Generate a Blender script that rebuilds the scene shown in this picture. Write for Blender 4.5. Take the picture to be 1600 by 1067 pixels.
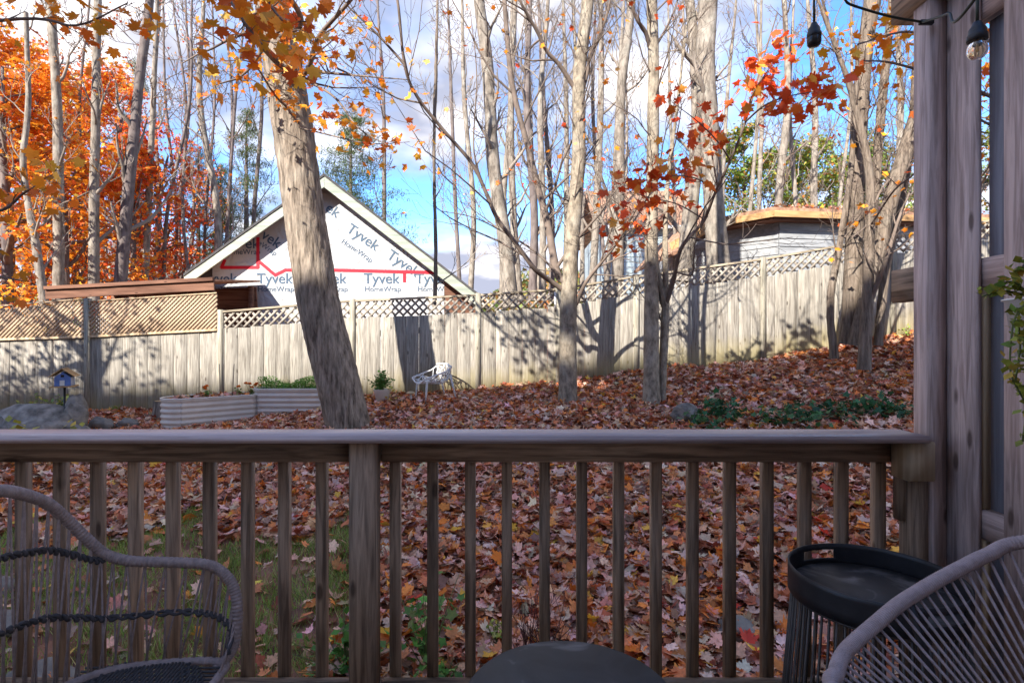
import bpy, bmesh, math, random
import numpy as np
from mathutils import Vector, Matrix, noise as mnoise

# ------------------------------------------------------------------ camera, sky, sun, exposure
for o in list(bpy.data.objects): bpy.data.objects.remove(o)
S = bpy.context.scene
COL = S.collection
R = math.radians
CAMZ = 1.39            # metres above the deck boards
F = 865.0              # focal length in photo pixels (1600 wide)
cam = bpy.data.cameras.new('camera'); camo = bpy.data.objects.new('camera', cam)
COL.objects.link(camo); camo.location = (0, 0, CAMZ); camo.rotation_euler = (R(90), 0, 0)
cam.sensor_width = 36; cam.lens = F / 1600 * 36; cam.clip_start = .05; cam.clip_end = 2000
S.camera = camo
SUN = Vector((.65, 1.0, -.81)).normalized()          # direction the light travels
EL = math.asin(-SUN.z); AZ = math.atan2(-SUN.x, -SUN.y)   # towards the sun
sun = bpy.data.lights.new('sun', 'SUN'); sun.energy = 2.0; sun.angle = R(.6); sun.color = (1, .93, .82)
suno = bpy.data.objects.new('sun', sun); COL.objects.link(suno)
suno.rotation_euler = SUN.to_track_quat('-Z', 'Y').to_euler(); suno.location = (-8, -12, 20)
S.view_settings.view_transform = 'Standard'; S.view_settings.look = 'None'
S.view_settings.exposure = 2.75; S.view_settings.gamma = 1
S.render.engine = 'CYCLES'; S.cycles.max_bounces = 6; S.cycles.diffuse_bounces = 4; S.cycles.transparent_max_bounces = 4
W = bpy.data.worlds.new('World'); S.world = W; W.use_nodes = True
def build_world():
    nt = W.node_tree; n = nt.nodes; l = nt.links
    bg = n['Background']; bg.inputs['Strength'].default_value = .15
    sky = n.new('ShaderNodeTexSky'); sky.sky_type = 'NISHITA'; sky.sun_disc = False
    sky.sun_elevation = EL; sky.sun_rotation = AZ; sky.ozone_density = 4.0; sky.dust_density = 0.05; sky.air_density = .75
    tc = n.new('ShaderNodeTexCoord'); sp = n.new('ShaderNodeSeparateXYZ'); l.new(tc.outputs['Generated'], sp.inputs[0])
    ad = n.new('ShaderNodeMath'); ad.operation = 'ADD'; ad.inputs[1].default_value = .22; l.new(sp.outputs['Z'], ad.inputs[0])
    mx = n.new('ShaderNodeMath'); mx.operation = 'MAXIMUM'; mx.inputs[1].default_value = .05; l.new(ad.outputs[0], mx.inputs[0])
    dv = n.new('ShaderNodeVectorMath'); dv.operation = 'DIVIDE'; l.new(tc.outputs['Generated'], dv.inputs[0])
    cb = n.new('ShaderNodeCombineXYZ')
    for k in range(3): l.new(mx.outputs[0], cb.inputs[k])
    l.new(cb.outputs[0], dv.inputs[1])
    ns = n.new('ShaderNodeTexNoise'); ns.inputs['Scale'].default_value = .8; ns.inputs['Detail'].default_value = 6; ns.inputs['Roughness'].default_value = .52
    mp = n.new('ShaderNodeMapping'); mp.inputs['Location'].default_value = (10.4, 6.1, 4); l.new(dv.outputs[0], mp.inputs[0]); l.new(mp.outputs[0], ns.inputs['Vector'])
    rp = n.new('ShaderNodeValToRGB'); rp.color_ramp.elements[0].position = .39; rp.color_ramp.elements[1].position = .53
    l.new(ns.outputs['Fac'], rp.inputs[0])
    ns2 = n.new('ShaderNodeTexNoise'); ns2.inputs['Scale'].default_value = 2.6; ns2.inputs['Detail'].default_value = 4; l.new(mp.outputs[0], ns2.inputs['Vector'])
    cr = n.new('ShaderNodeValToRGB'); e = cr.color_ramp.elements
    e[0].position = .42; e[0].color = (.6, .64, .82, 1); e[1].position = .8; e[1].color = (2.6, 2.45, 2.35, 1)
    l.new(ns2.outputs['Fac'], cr.inputs[0])
    mix = n.new('ShaderNodeMixRGB'); hs = n.new('ShaderNodeHueSaturation'); hs.inputs['Saturation'].default_value = 1.15; hs.inputs['Value'].default_value = .5; l.new(sky.outputs[0], hs.inputs['Color'])
    l.new(rp.outputs[0], mix.inputs[0]); l.new(hs.outputs[0], mix.inputs[1]); l.new(cr.outputs[0], mix.inputs[2])
    l.new(mix.outputs[0], bg.inputs['Color'])
build_world()

# ------------------------------------------------------------------ helpers
rng = np.random.default_rng(7); random.seed(7)
def P(px, py, Y):                       # a point seen at photo pixel (px, py) standing Y metres away
    return np.array([(px - 800) / F * Y, Y, CAMZ - (py - 533.5) / F * Y])
def tag(o, label=None, cat=None, group=None, kind=None):
    if label: o['label'] = label
    if cat: o['category'] = cat
    if group: o['group'] = group
    if kind: o['kind'] = kind
    return o
def link(o, parent=None):
    COL.objects.link(o)
    if parent is not None: o.parent = parent
    return o
def empty(name, loc=(0, 0, 0), label=None, cat=None, group=None):
    o = bpy.data.objects.new(name, None); o.empty_display_size = .1; o.location = loc
    link(o); return tag(o, label, cat, group)
def world_child(o, parent):             # keep world placement although parented to an Empty that is only moved
    o.parent = parent
    if parent is not None:
        pl = Vector(parent.location)
        if parent.parent is not None: pl = pl + Vector(parent.parent.location)
        o.location = Vector(o.location) - pl
def arr_mesh(name, verts, faces, cols=None, smooth=False):
    """verts (N,3) array, faces list of (M,k) arrays"""
    me = bpy.data.meshes.new(name)
    verts = np.asarray(verts, dtype=np.float32)
    me.vertices.add(len(verts)); me.vertices.foreach_set('co', verts.ravel())
    loops = np.concatenate([f.ravel() for f in faces]).astype(np.int32)
    tot = np.concatenate([np.full(len(f), f.shape[1], np.int32) for f in faces])
    st = np.concatenate([[0], np.cumsum(tot)[:-1]]).astype(np.int32)
    me.loops.add(len(loops)); me.loops.foreach_set('vertex_index', loops)
    me.polygons.add(len(tot)); me.polygons.foreach_set('loop_start', st); me.polygons.foreach_set('loop_total', tot)
    if smooth: me.polygons.foreach_set('use_smooth', np.ones(len(tot), bool))
    if cols is not None:
        a = me.color_attributes.new('Col', 'FLOAT_COLOR', 'POINT')
        c = np.ones((len(verts), 4), np.float32); c[:, :3] = cols; a.data.foreach_set('color', c.ravel())
    me.update(calc_edges=True); me.validate()
    return me
def obj(name, me, mat=None, parent=None, loc=(0, 0, 0)):
    o = bpy.data.objects.new(name, me); o.location = loc; link(o)
    if mat is not None and not me.materials: me.materials.append(mat)
    if parent is not None: world_child(o, parent)
    return o
def box_arr(x0, x1, y0, y1, z0, z1):
    v = np.array([[x, y, z] for z in (z0, z1) for y in (y0, y1) for x in (x0, x1)], float)
    f = np.array([[0, 2, 3, 1], [4, 5, 7, 6], [0, 1, 5, 4], [2, 6, 7, 3], [0, 4, 6, 2], [1, 3, 7, 5]])
    return v, f
def bevel_mesh(me, w, seg=1):
    bm = bmesh.new(); bm.from_mesh(me)
    bmesh.ops.bevel(bm, geom=list(bm.edges), offset=w, segments=seg, affect='EDGES', clamp_overlap=True)
    bm.to_mesh(me); bm.free(); return me
def box(name, x0, x1, y0, y1, z0, z1, mat, parent=None, bev=.004):
    """a box with bevelled edges, origin at its own centre"""
    c = ((x0 + x1) / 2, (y0 + y1) / 2, (z0 + z1) / 2)
    v, f = box_arr(x0 - c[0], x1 - c[0], y0 - c[1], y1 - c[1], z0 - c[2], z1 - c[2])
    me = arr_mesh(name, v, [f])
    if bev: bevel_mesh(me, bev, 2)
    return obj(name, me, mat, parent, c)
def poly(name, pts, faces, mat, parent=None, bev=0, loc=None):
    pts = np.array(pts, float)
    if loc is None: loc = pts.mean(0)
    me = bpy.data.meshes.new(name); me.from_pydata([tuple(p - np.array(loc)) for p in pts], [], faces); me.update()
    if bev: bevel_mesh(me, bev, 1)
    return obj(name, me, mat, parent, loc)
def plank(name, a, b, up, w, t, mat, parent=None, bev=.003):
    """board from a to b; w = height along `up`, t = thickness across"""
    a = Vector(a); b = Vector(b); d = (b - a).normalized(); u = Vector(up); u = (u - d * u.dot(d)).normalized(); s = d.cross(u)
    pts = []
    for q in (a, b):
        for i, j in ((-1, -1), (1, -1), (1, 1), (-1, 1)): pts.append(q + s * (i * t / 2) + u * (j * w / 2))
    return poly(name, pts, [(0, 1, 2, 3), (7, 6, 5, 4), (0, 4, 5, 1), (1, 5, 6, 2), (2, 6, 7, 3), (3, 7, 4, 0)], mat, parent, bev)
class TB:
    """collects tubes into one mesh"""
    def __init__(s): s.v = []; s.q = []; s.n = 0
    def tube(s, pts, rad, sides=6, closed=False, cap=True):
        pts = np.asarray(pts, float); n = len(pts); rad = np.broadcast_to(np.asarray(rad, float), (n,)).copy()
        if cap and not closed:
            d0 = (pts[0] - pts[1]); d1 = (pts[-1] - pts[-2])
            pts = np.vstack([pts[0], pts, pts[-1]]); rad = np.concatenate([[1e-5], rad, [1e-5]]); n += 2
        if closed: t = np.roll(pts, -1, 0) - np.roll(pts, 1, 0)
        else:
            t = np.gradient(pts, axis=0)
            if cap: t[0] = t[1] = pts[2] - pts[1]; t[-1] = t[-2] = pts[-2] - pts[-3]
        t /= np.maximum(np.linalg.norm(t, axis=1, keepdims=True), 1e-9)
        if closed:
            c = pts.mean(0); nrm = np.cross(pts[0] - c, pts[n // 4] - c); ref = nrm / (np.linalg.norm(nrm) + 1e-9)
        else:
            m = np.abs(t).max(0); ref = np.zeros(3); ref[np.argmin(m)] = 1
        u = np.cross(t, ref); u /= np.maximum(np.linalg.norm(u, axis=1, keepdims=True), 1e-9); w = np.cross(t, u)
        a = np.arange(sides) * 2 * math.pi / sides
        ring = pts[:, None, :] + rad[:, None, None] * (np.cos(a)[None, :, None] * u[:, None, :] + np.sin(a)[None, :, None] * w[:, None, :])
        s.v.append(ring.reshape(-1, 3))
        rows = n if closed else n - 1
        i = np.arange(rows)[:, None]; j = np.arange(sides)[None, :]; i2 = (i + 1) % n; j2 = (j + 1) % sides
        q = np.stack([i * sides + j, i * sides + j2, i2 * sides + j2, i2 * sides + j], -1).reshape(-1, 4) + s.n
        s.q.append(q); s.n += n * sides
    def raw(s, v, f):
        s.v.append(np.asarray(v, float)); s.q.append(np.asarray(f) + s.n); s.n += len(v)
    def build(s, name, mat, parent=None, smooth=True, origin=(0, 0, 0)):
        if not s.v: return None
        me = arr_mesh(name, np.vstack(s.v) - np.array(origin), s.q, smooth=smooth)
        return obj(name, me, mat, parent, origin)
def catmull(pts, n, closed=False):
    pts = np.asarray(pts, float); m = len(pts)
    if closed: Pn = np.vstack([pts[-1], pts, pts[0], pts[1]]); segs = m
    else: Pn = np.vstack([2 * pts[0] - pts[1], pts, 2 * pts[-1] - pts[-2]]); segs = m - 1
    tt = np.linspace(0, segs, n, endpoint=not closed); k = np.minimum(tt.astype(int), segs - 1); u = (tt - k)[:, None]
    a, b, c, d = Pn[k], Pn[k + 1], Pn[k + 2], Pn[k + 3]
    return .5 * (2 * b + (c - a) * u + (2 * a - 5 * b + 4 * c - d) * u ** 2 + (3 * b - a - 3 * c + d) * u ** 3)

# ------------------------------------------------------------------ materials
def mat_base(name):
    m = bpy.data.materials.new(name); m.use_nodes = True; nt = m.node_tree
    return m, nt.nodes, nt.links, nt.nodes['Principled BSDF']
def ramp(n, stops):
    r = n.new('ShaderNodeValToRGB'); e = r.color_ramp.elements
    while len(e) < len(stops): e.new(.5)
    for x, (p, c) in zip(e, stops): x.position = p; x.color = (*c, 1)
    return r
def plain(name, col, rough=.6, metal=0, var=.12, scale=8, bump=.1, spec=.4):
    m, n, l, b = mat_base(name)
    tc = n.new('ShaderNodeTexCoord'); ns = n.new('ShaderNodeTexNoise'); ns.inputs['Scale'].default_value = scale; ns.inputs['Detail'].default_value = 6
    l.new(tc.outputs['Object'], ns.inputs['Vector'])
    r = ramp(n, [(.3, tuple(c * (1 - var) for c in col)), (.7, tuple(min(1, c * (1 + var)) for c in col))]); l.new(ns.outputs['Fac'], r.inputs[0])
    l.new(r.outputs[0], b.inputs['Base Color']); b.inputs['Roughness'].default_value = rough; b.inputs['Metallic'].default_value = metal
    b.inputs['Specular IOR Level'].default_value = spec
    if bump:
        bp = n.new('ShaderNodeBump'); bp.inputs['Strength'].default_value = bump; bp.inputs['Distance'].default_value = .01
        ns2 = n.new('ShaderNodeTexNoise'); ns2.inputs['Scale'].default_value = scale * 6; ns2.inputs['Detail'].default_value = 4
        l.new(tc.outputs['Object'], ns2.inputs['Vector']); l.new(ns2.outputs['Fac'], bp.inputs['Height']); l.new(bp.outputs[0], b.inputs['Normal'])
    return m
def wood(name, dark, light, axis='z', grain=22, rough=.75, knots=True, var=.25, algae=None, bump=.55):
    """weathered timber: long grain, knots, board-to-board variation"""
    m, n, l, b = mat_base(name)
    tc = n.new('ShaderNodeTexCoord'); oi = n.new('ShaderNodeObjectInfo')
    ad = n.new('ShaderNodeVectorMath'); ad.operation = 'ADD'; l.new(tc.outputs['Object'], ad.inputs[0])
    mu = n.new('ShaderNodeMath'); mu.operation = 'MULTIPLY'; mu.inputs[1].default_value = 37; l.new(oi.outputs['Random'], mu.inputs[0])
    cb = n.new('ShaderNodeCombineXYZ')
    for k in range(3): l.new(mu.outputs[0], cb.inputs[k])
    l.new(cb.outputs[0], ad.inputs[1])
    mp = n.new('ShaderNodeMapping'); sc = [grain, grain, grain]; sc['xyz'.index(axis)] = grain * .06; mp.inputs['Scale'].default_value = sc
    l.new(ad.outputs[0], mp.inputs[0])
    ns = n.new('ShaderNodeTexNoise'); ns.inputs['Scale'].default_value = 1; ns.inputs['Detail'].default_value = 7; ns.inputs['Roughness'].default_value = .6; ns.inputs['Distortion'].default_value = .6
    l.new(mp.outputs[0], ns.inputs['Vector'])
    r = ramp(n, [(.36, dark), (.62, light)]); l.new(ns.outputs['Fac'], r.inputs[0])
    # long soft blotches
    mp2 = n.new('ShaderNodeMapping'); sc2 = [5, 5, 5]; sc2['xyz'.index(axis)] = 1.3; mp2.inputs['Scale'].default_value = sc2; l.new(ad.outputs[0], mp2.inputs[0])
    nb = n.new('ShaderNodeTexNoise'); nb.inputs['Scale'].default_value = 1; nb.inputs['Detail'].default_value = 3; l.new(mp2.outputs[0], nb.inputs['Vector'])
    mr = n.new('ShaderNodeMapRange'); mr.inputs[1].default_value = .3; mr.inputs[2].default_value = .7; mr.inputs[3].default_value = 1 - var; mr.inputs[4].default_value = 1 + var * .6; l.new(nb.outputs['Fac'], mr.inputs[0])
    m2 = n.new('ShaderNodeMapRange'); m2.inputs[3].default_value = 1 - var * .7; m2.inputs[4].default_value = 1 + var * .5; l.new(oi.outputs['Random'], m2.inputs[0])
    mm = n.new('ShaderNodeMath'); mm.operation = 'MULTIPLY'; l.new(mr.outputs[0], mm.inputs[0]); l.new(m2.outputs[0], mm.inputs[1])
    hs = n.new('ShaderNodeHueSaturation'); l.new(r.outputs[0], hs.inputs['Color']); l.new(mm.outputs[0], hs.inputs['Value'])
    out = hs.outputs[0]
    if knots:
        mp3 = n.new('ShaderNodeMapping'); sc3 = [9, 9, 9]; sc3['xyz'.index(axis)] = 3.2; mp3.inputs['Scale'].default_value = sc3; l.new(ad.outputs[0], mp3.inputs[0])
        vo = n.new('ShaderNodeTexVoronoi'); vo.inputs['Scale'].default_value = 1; l.new(mp3.outputs[0], vo.inputs['Vector'])
        kr = ramp(n, [(.07, (.14, .1, .08)), (.13, (1, 1, 1))]); l.new(vo.outputs['Distance'], kr.inputs[0])
        mk = n.new('ShaderNodeMixRGB'); mk.blend_type = 'MULTIPLY'; mk.inputs[0].default_value = .75; l.new(out, mk.inputs[1]); l.new(kr.outputs[0], mk.inputs[2]); out = mk.outputs[0]
    if algae is not None:                # green-yellow growth on the damp foot of the boards
        sx = n.new('ShaderNodeSeparateXYZ'); l.new(tc.outputs['Object'], sx.inputs[0])
        a1 = n.new('ShaderNodeMath'); a1.operation = 'MULTIPLY_ADD'; a1.inputs[1].default_value = .45; l.new(nb.outputs['Fac'], a1.inputs[0]); l.new(sx.outputs['Z'], a1.inputs[2])
        ar = ramp(n, [(.3, (.8, .8, .8)), (.75, (0, 0, 0))]); l.new(a1.outputs[0], ar.inputs[0])
        ma = n.new('ShaderNodeMixRGB'); ma.inputs[2].default_value = (*algae, 1); l.new(ar.outputs[0], ma.inputs[0]); l.new(out, ma.inputs[1]); out = ma.outputs[0]
    l.new(out, b.inputs['Base Color']); b.inputs['Roughness'].default_value = rough; b.inputs['Specular IOR Level'].default_value = .25
    bp = n.new('ShaderNodeBump'); bp.inputs['Strength'].default_value = bump; bp.inputs['Distance'].default_value = .004; l.new(ns.outputs['Fac'], bp.inputs['Height']); l.new(bp.outputs[0], b.inputs['Normal'])
    return m
def bark(name, dark, light, sx=14, sz=2.2, bump=.7, lich=.25):
    m, n, l, b = mat_base(name)
    tc = n.new('ShaderNodeTexCoord'); mp = n.new('ShaderNodeMapping'); mp.inputs['Scale'].default_value = (sx, sx, sz); l.new(tc.outputs['Object'], mp.inputs[0])
    ns = n.new('ShaderNodeTexNoise'); ns.inputs['Scale'].default_value = 2; ns.inputs['Detail'].default_value = 8; ns.inputs['Roughness'].default_value = .65; l.new(mp.outputs[0], ns.inputs['Vector'])
    r = ramp(n, [(.33, dark), (.64, light)]); l.new(ns.outputs['Fac'], r.inputs[0])
    n2 = n.new('ShaderNodeTexNoise'); n2.inputs['Scale'].default_value = 3.3; n2.inputs['Detail'].default_value = 5; l.new(tc.outputs['Object'], n2.inputs['Vector'])
    r2 = ramp(n, [(.5, (0, 0, 0)), (.7, (lich, lich, lich))]); l.new(n2.outputs['Fac'], r2.inputs[0])
    mx = n.new('ShaderNodeMixRGB'); mx.inputs[2].default_value = (.5, .48, .42, 1); l.new(r2.outputs[0], mx.inputs[0]); l.new(r.outputs[0], mx.inputs[1])
    l.new(mx.outputs[0], b.inputs['Base Color']); b.inputs['Roughness'].default_value = .9; b.inputs['Specular IOR Level'].default_value = .15
    bp = n.new('ShaderNodeBump'); bp.inputs['Strength'].default_value = bump; bp.inputs['Distance'].default_value = .02; l.new(ns.outputs['Fac'], bp.inputs['Height']); l.new(bp.outputs[0], b.inputs['Normal'])
    return m
def leafmat(name, source='attr', trans=.35, rough=.55):
    m, n, l, b = mat_base(name)
    if source == 'attr': a = n.new('ShaderNodeVertexColor'); a.layer_name = 'Col'; c = a.outputs['Color']
    else: a = n.new('ShaderNodeObjectInfo'); c = a.outputs['Color']
    tc = n.new('ShaderNodeTexCoord'); ns = n.new('ShaderNodeTexNoise'); ns.inputs['Scale'].default_value = 55; ns.inputs['Detail'].default_value = 3; l.new(tc.outputs['Object'], ns.inputs['Vector'])
    mr = n.new('ShaderNodeMapRange'); mr.inputs[1].default_value = .3; mr.inputs[2].default_value = .7; mr.inputs[3].default_value = .78; mr.inputs[4].default_value = 1.2; l.new(ns.outputs['Fac'], mr.inputs[0])
    hs = n.new('ShaderNodeHueSaturation'); l.new(c, hs.inputs['Color']); l.new(mr.outputs[0], hs.inputs['Value'])
    l.new(hs.outputs[0], b.inputs['Base Color']); b.inputs['Roughness'].default_value = rough; b.inputs['Specular IOR Level'].default_value = .3
    if trans:
        t = n.new('ShaderNodeBsdfTranslucent'); l.new(hs.outputs[0], t.inputs['Color'])
        mx = n.new('ShaderNodeMixShader'); mx.inputs[0].default_value = trans; l.new(b.outputs[0], mx.inputs[1]); l.new(t.outputs[0], mx.inputs[2])
        l.new(mx.outputs[0], n['Material Output'].inputs['Surface'])
    return m
M = {}
M['rail'] = {a: wood('deck_timber_' + a, (.16, .105, .07), (.44, .3, .2), a, 50, rough=.7) for a in 'xyz'}
M['cap'] = wood('painted_cap_board', (.47, .365, .355), (.63, .505, .485), 'x', 60, .42, False, .14, bump=.3)
M['screen'] = {a: wood('stained_screen_board_' + a, (.31, .225, .205), (.6, .465, .43), a, 55, .65, True, .12) for a in 'xyz'}
M['screen_shaded'] = wood('shaded_screen_board', (.14, .14, .17), (.27, .27, .31), 'z', 26, .65, True, .12)  # shade on the outer boards, put into a darker, bluer board colour
M['batten'] = wood('fresh_batten', (.42, .29, .17), (.62, .47, .31), 'z')
M['fence'] = wood('weathered_fence_board', (.16, .142, .12), (.34, .315, .275), 'z', 46, .85, True, .16, algae=(.33, .28, .13))
M['fencepost'] = wood('weathered_fence_post', (.18, .165, .13), (.36, .33, .27), 'z', 46, .85)
M['fencerail'] = wood('weathered_fence_rail', (.22, .18, .13), (.42, .36, .27), 'x', 46, .85)
M['lattice'] = plain('weathered_lattice', (.3, .265, .225), .85, var=.3, scale=14)
M['newlattice'] = plain('tan_lattice', (.42, .3, .2), .8, var=.15, scale=14)
M['barkA'] = bark('furrowed_maple_bark', (.05, .038, .03), (.34, .28, .225), 13, 1.6, .9, .12)
M['barkB'] = bark('smooth_grey_bark', (.1, .082, .064), (.34, .29, .225), 9, 4.5, .6, .3)
M['barkD'] = bark('brown_ridged_bark', (.06, .045, .036), (.23, .185, .148), 16, 1.8, 1.0, .1)
M['barkbg'] = bark('far_bark', (.09, .075, .062), (.3, .26, .22), 7, 2.2, .5, .35)
M['barkdk'] = bark('dark_far_bark', (.07, .055, .055), (.2, .165, .155), 5, 1.4, .4, .1)
M['twig'] = plain('twig_bark', (.15, .115, .095), .9, var=.35, scale=6, bump=0)
M['twiglt'] = plain('pale_twig_bark', (.22, .185, .155), .9, var=.3, scale=3, bump=0)
M['leaf'] = leafmat('tree_leaf'); M['leafobj'] = leafmat('single_leaf', 'obj')
M['litter'] = leafmat('fallen_leaf_cover', trans=.12, rough=.6)
M['green'] = leafmat('green_leaf', trans=.25)
M['black'] = plain('black_powder_coat', (.018, .018, .021), .45, var=.2, scale=30, bump=.05)
M['rod'] = plain('dark_grey_rod', (.07, .062, .058), .5, var=.2, scale=20, bump=0)
M['rope'] = plain('taupe_rope', (.27, .205, .19), .75, var=.22, scale=60, bump=.3)
M['rope2'] = plain('grey_lilac_rope', (.34, .265, .265), .7, var=.15, scale=60, bump=.3)
M['ropedark'] = plain('charcoal_rope', (.045, .04, .042), .7, var=.25, scale=60, bump=.3)
M['white'] = plain('white_resin', (.6, .6, .6), .5, var=.06, scale=20, bump=0)
M['pot'] = plain('white_ceramic', (.68, .66, .64), .35, var=.06, scale=10, bump=0)
M['zinc'] = plain('galvanised_cream_steel', (.64, .58, .52), .4, 0, .08, 6, .03)
M['rock'] = plain('lichen_rock', (.2, .18, .16), .92, var=.75, scale=7, bump=1.0)
M['rockpale'] = plain('pale_field_stone', (.18, .16, .14), .9, var=.3, scale=6, bump=.6)
M['soil'] = plain('garden_soil', (.07, .045, .03), .95, var=.4, scale=20, bump=.8)
M['wrap'] = plain('white_house_wrap', (.41, .415, .425), .5, var=.05, scale=2.5, bump=.0)
M['ink'] = plain('blue_grey_ink', (.045, .085, .14), .6, var=.1, scale=4, bump=0)
M['tape'] = plain('red_sheathing_tape', (.5, .012, .03), .4, var=.1, scale=8, bump=0)
M['fascia'] = wood('pale_green_fascia', (.25, .29, .24), (.42, .44, .38), 'x', 12, .7, False, .2)
M['shingle'] = plain('dark_shingle', (.06, .058, .06), .9, var=.3, scale=18, bump=.6)
M['brownwood'] = wood('red_brown_timber', (.08, .035, .022), (.2, .1, .065), 'x', 14, .8)
M['tanwood'] = wood('raw_tan_timber', (.36, .2, .085), (.52, .33, .16), 'x', 14, .75)
M['greyside'] = wood('grey_lap_siding', (.21, .22, .235), (.32, .33, .345), 'x', 14, .75, False, .12)
M['blueside'] = wood('pale_blue_siding', (.28, .36, .4), (.38, .44, .48), 'x', 14, .7, False, .08)
M['brownroof'] = plain('leaf_strewn_brown_roof', (.3, .17, .11), .9, var=.5, scale=9, bump=.6)
M['tealroof'] = plain('pale_teal_metal_roof', (.3, .45, .4), .5, var=.15, scale=4, bump=.1)
M['darkvoid'] = plain('dark_recess', (.02, .018, .016), .9, var=.2, bump=0)
M['green_wire'] = plain('green_black_cord', (.02, .028, .018), .5, var=.3, scale=12, bump=0)
M['housewall'] = wood('cream_house_siding', (.5, .47, .42), (.62, .59, .54), 'x', 10, .7, False, .1)

def wrapbump(m):
    n = m.node_tree.nodes; l = m.node_tree.links; b = n['Principled BSDF']
    tc = n.new('ShaderNodeTexCoord'); ns = n.new('ShaderNodeTexNoise'); ns.inputs['Scale'].default_value = 2.6; ns.inputs['Detail'].default_value = 5; ns.inputs['Distortion'].default_value = 1.6
    l.new(tc.outputs['Object'], ns.inputs['Vector'])
    bp = n.new('ShaderNodeBump'); bp.inputs['Strength'].default_value = .5; bp.inputs['Distance'].default_value = .12; l.new(ns.outputs['Fac'], bp.inputs['Height']); l.new(bp.outputs[0], b.inputs['Normal'])
wrapbump(M['wrap'])
def glassmat():
    m, n, l, b = mat_base('amber_bulb_glass'); b.inputs['Base Color'].default_value = (1, .82, .55, 1); b.inputs['Roughness'].default_value = .03
    b.inputs['Transmission Weight'].default_value = .95; b.inputs['IOR'].default_value = 1.35; return m
M['glass'] = glassmat()
def tablemat():
    m, n, l, b = mat_base('grey_stained_table_top')
    tc = n.new('ShaderNodeTexCoord'); ns = n.new('ShaderNodeTexNoise'); ns.inputs['Scale'].default_value = 5; ns.inputs['Detail'].default_value = 7; ns.inputs['Distortion'].default_value = 1.2; l.new(tc.outputs['Object'], ns.inputs['Vector'])
    r = ramp(n, [(.35, (.036, .033, .031)), (.55, (.06, .055, .052)), (.66, (.26, .235, .22))]); l.new(ns.outputs['Fac'], r.inputs[0]); l.new(r.outputs[0], b.inputs['Base Color'])
    b.inputs['Roughness'].default_value = .62; return m
M['table'] = tablemat()
def groundmat():
    m, n, l, b = mat_base('leafy_soil')
    tc = n.new('ShaderNodeTexCoord'); vo = n.new('ShaderNodeTexVoronoi'); vo.inputs['Scale'].default_value = 11; l.new(tc.outputs['Object'], vo.inputs['Vector'])
    r = ramp(n, [(0, (.12, .05, .03)), (.4, (.26, .1, .05)), (.7, (.33, .17, .11)), (1, (.16, .07, .045))]); 
    sp = n.new('ShaderNodeSeparateColor'); l.new(vo.outputs['Color'], sp.inputs[0]); l.new(sp.outputs[0], r.inputs[0])
    l.new(r.outputs[0], b.inputs['Base Color']); b.inputs['Roughness'].default_value = .95
    bp = n.new('ShaderNodeBump'); bp.inputs['Strength'].default_value = .6; bp.inputs['Distance'].default_value = .03; l.new(vo.outputs['Distance'], bp.inputs['Height']); l.new(bp.outputs[0], b.inputs['Normal'])
    return m
M['ground'] = groundmat()

# ------------------------------------------------------------------ ground
FY = 8.65                                               # the fence line
FX = [-30, -8, -4.55, -1.8, -.8, .7, 2, 3, 4, 4.9, 6.2, 9, 30]
FZ = [.1, .235, .315, .55, .62, .72, .9, 1.01, 1.12, 1.26, 1.5, 1.9, 2.6]
def zfence(x): return np.interp(x, FX, FZ)
def zg(x, y):
    x = np.asarray(x, float); y = np.asarray(y, float)
    t = np.clip((y - 2.2) / (FY - 2.2), 0, 1); zf = zfence(x)
    z = -.55 + (zf + .55) * (t + .06 * np.sin(t * math.pi))
    far = np.clip(y - FY, 0, 300); z = z + np.where(far > 0, (-.1 * np.clip(far, 0, 3) + np.clip(far - 30, 0, 300) * .04), 0)
    return z + .025 * np.sin(x * 2.3 + y * 1.1) * np.sin(y * 1.9 - x * .7)
xs = np.unique(np.concatenate([np.linspace(-250, -12, 24), np.linspace(-12, 12, 97), np.linspace(12, 250, 24)]))
ys = np.unique(np.concatenate([np.linspace(-60, -2, 12), np.linspace(-2, 12, 70), np.linspace(12, 400, 40)]))
GX, GY = np.meshgrid(xs, ys); GZ = zg(GX, GY)
nx, ny = len(xs), len(ys)
ii = np.arange(ny - 1)[:, None] * nx + np.arange(nx - 1)[None, :]
gf = np.stack([ii, ii + 1, ii + nx + 1, ii + nx], -1).reshape(-1, 4)
tag(obj('ground', arr_mesh('ground', np.stack([GX, GY, GZ], -1).reshape(-1, 3), [gf], smooth=True), M['ground']), kind='structure')

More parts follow.
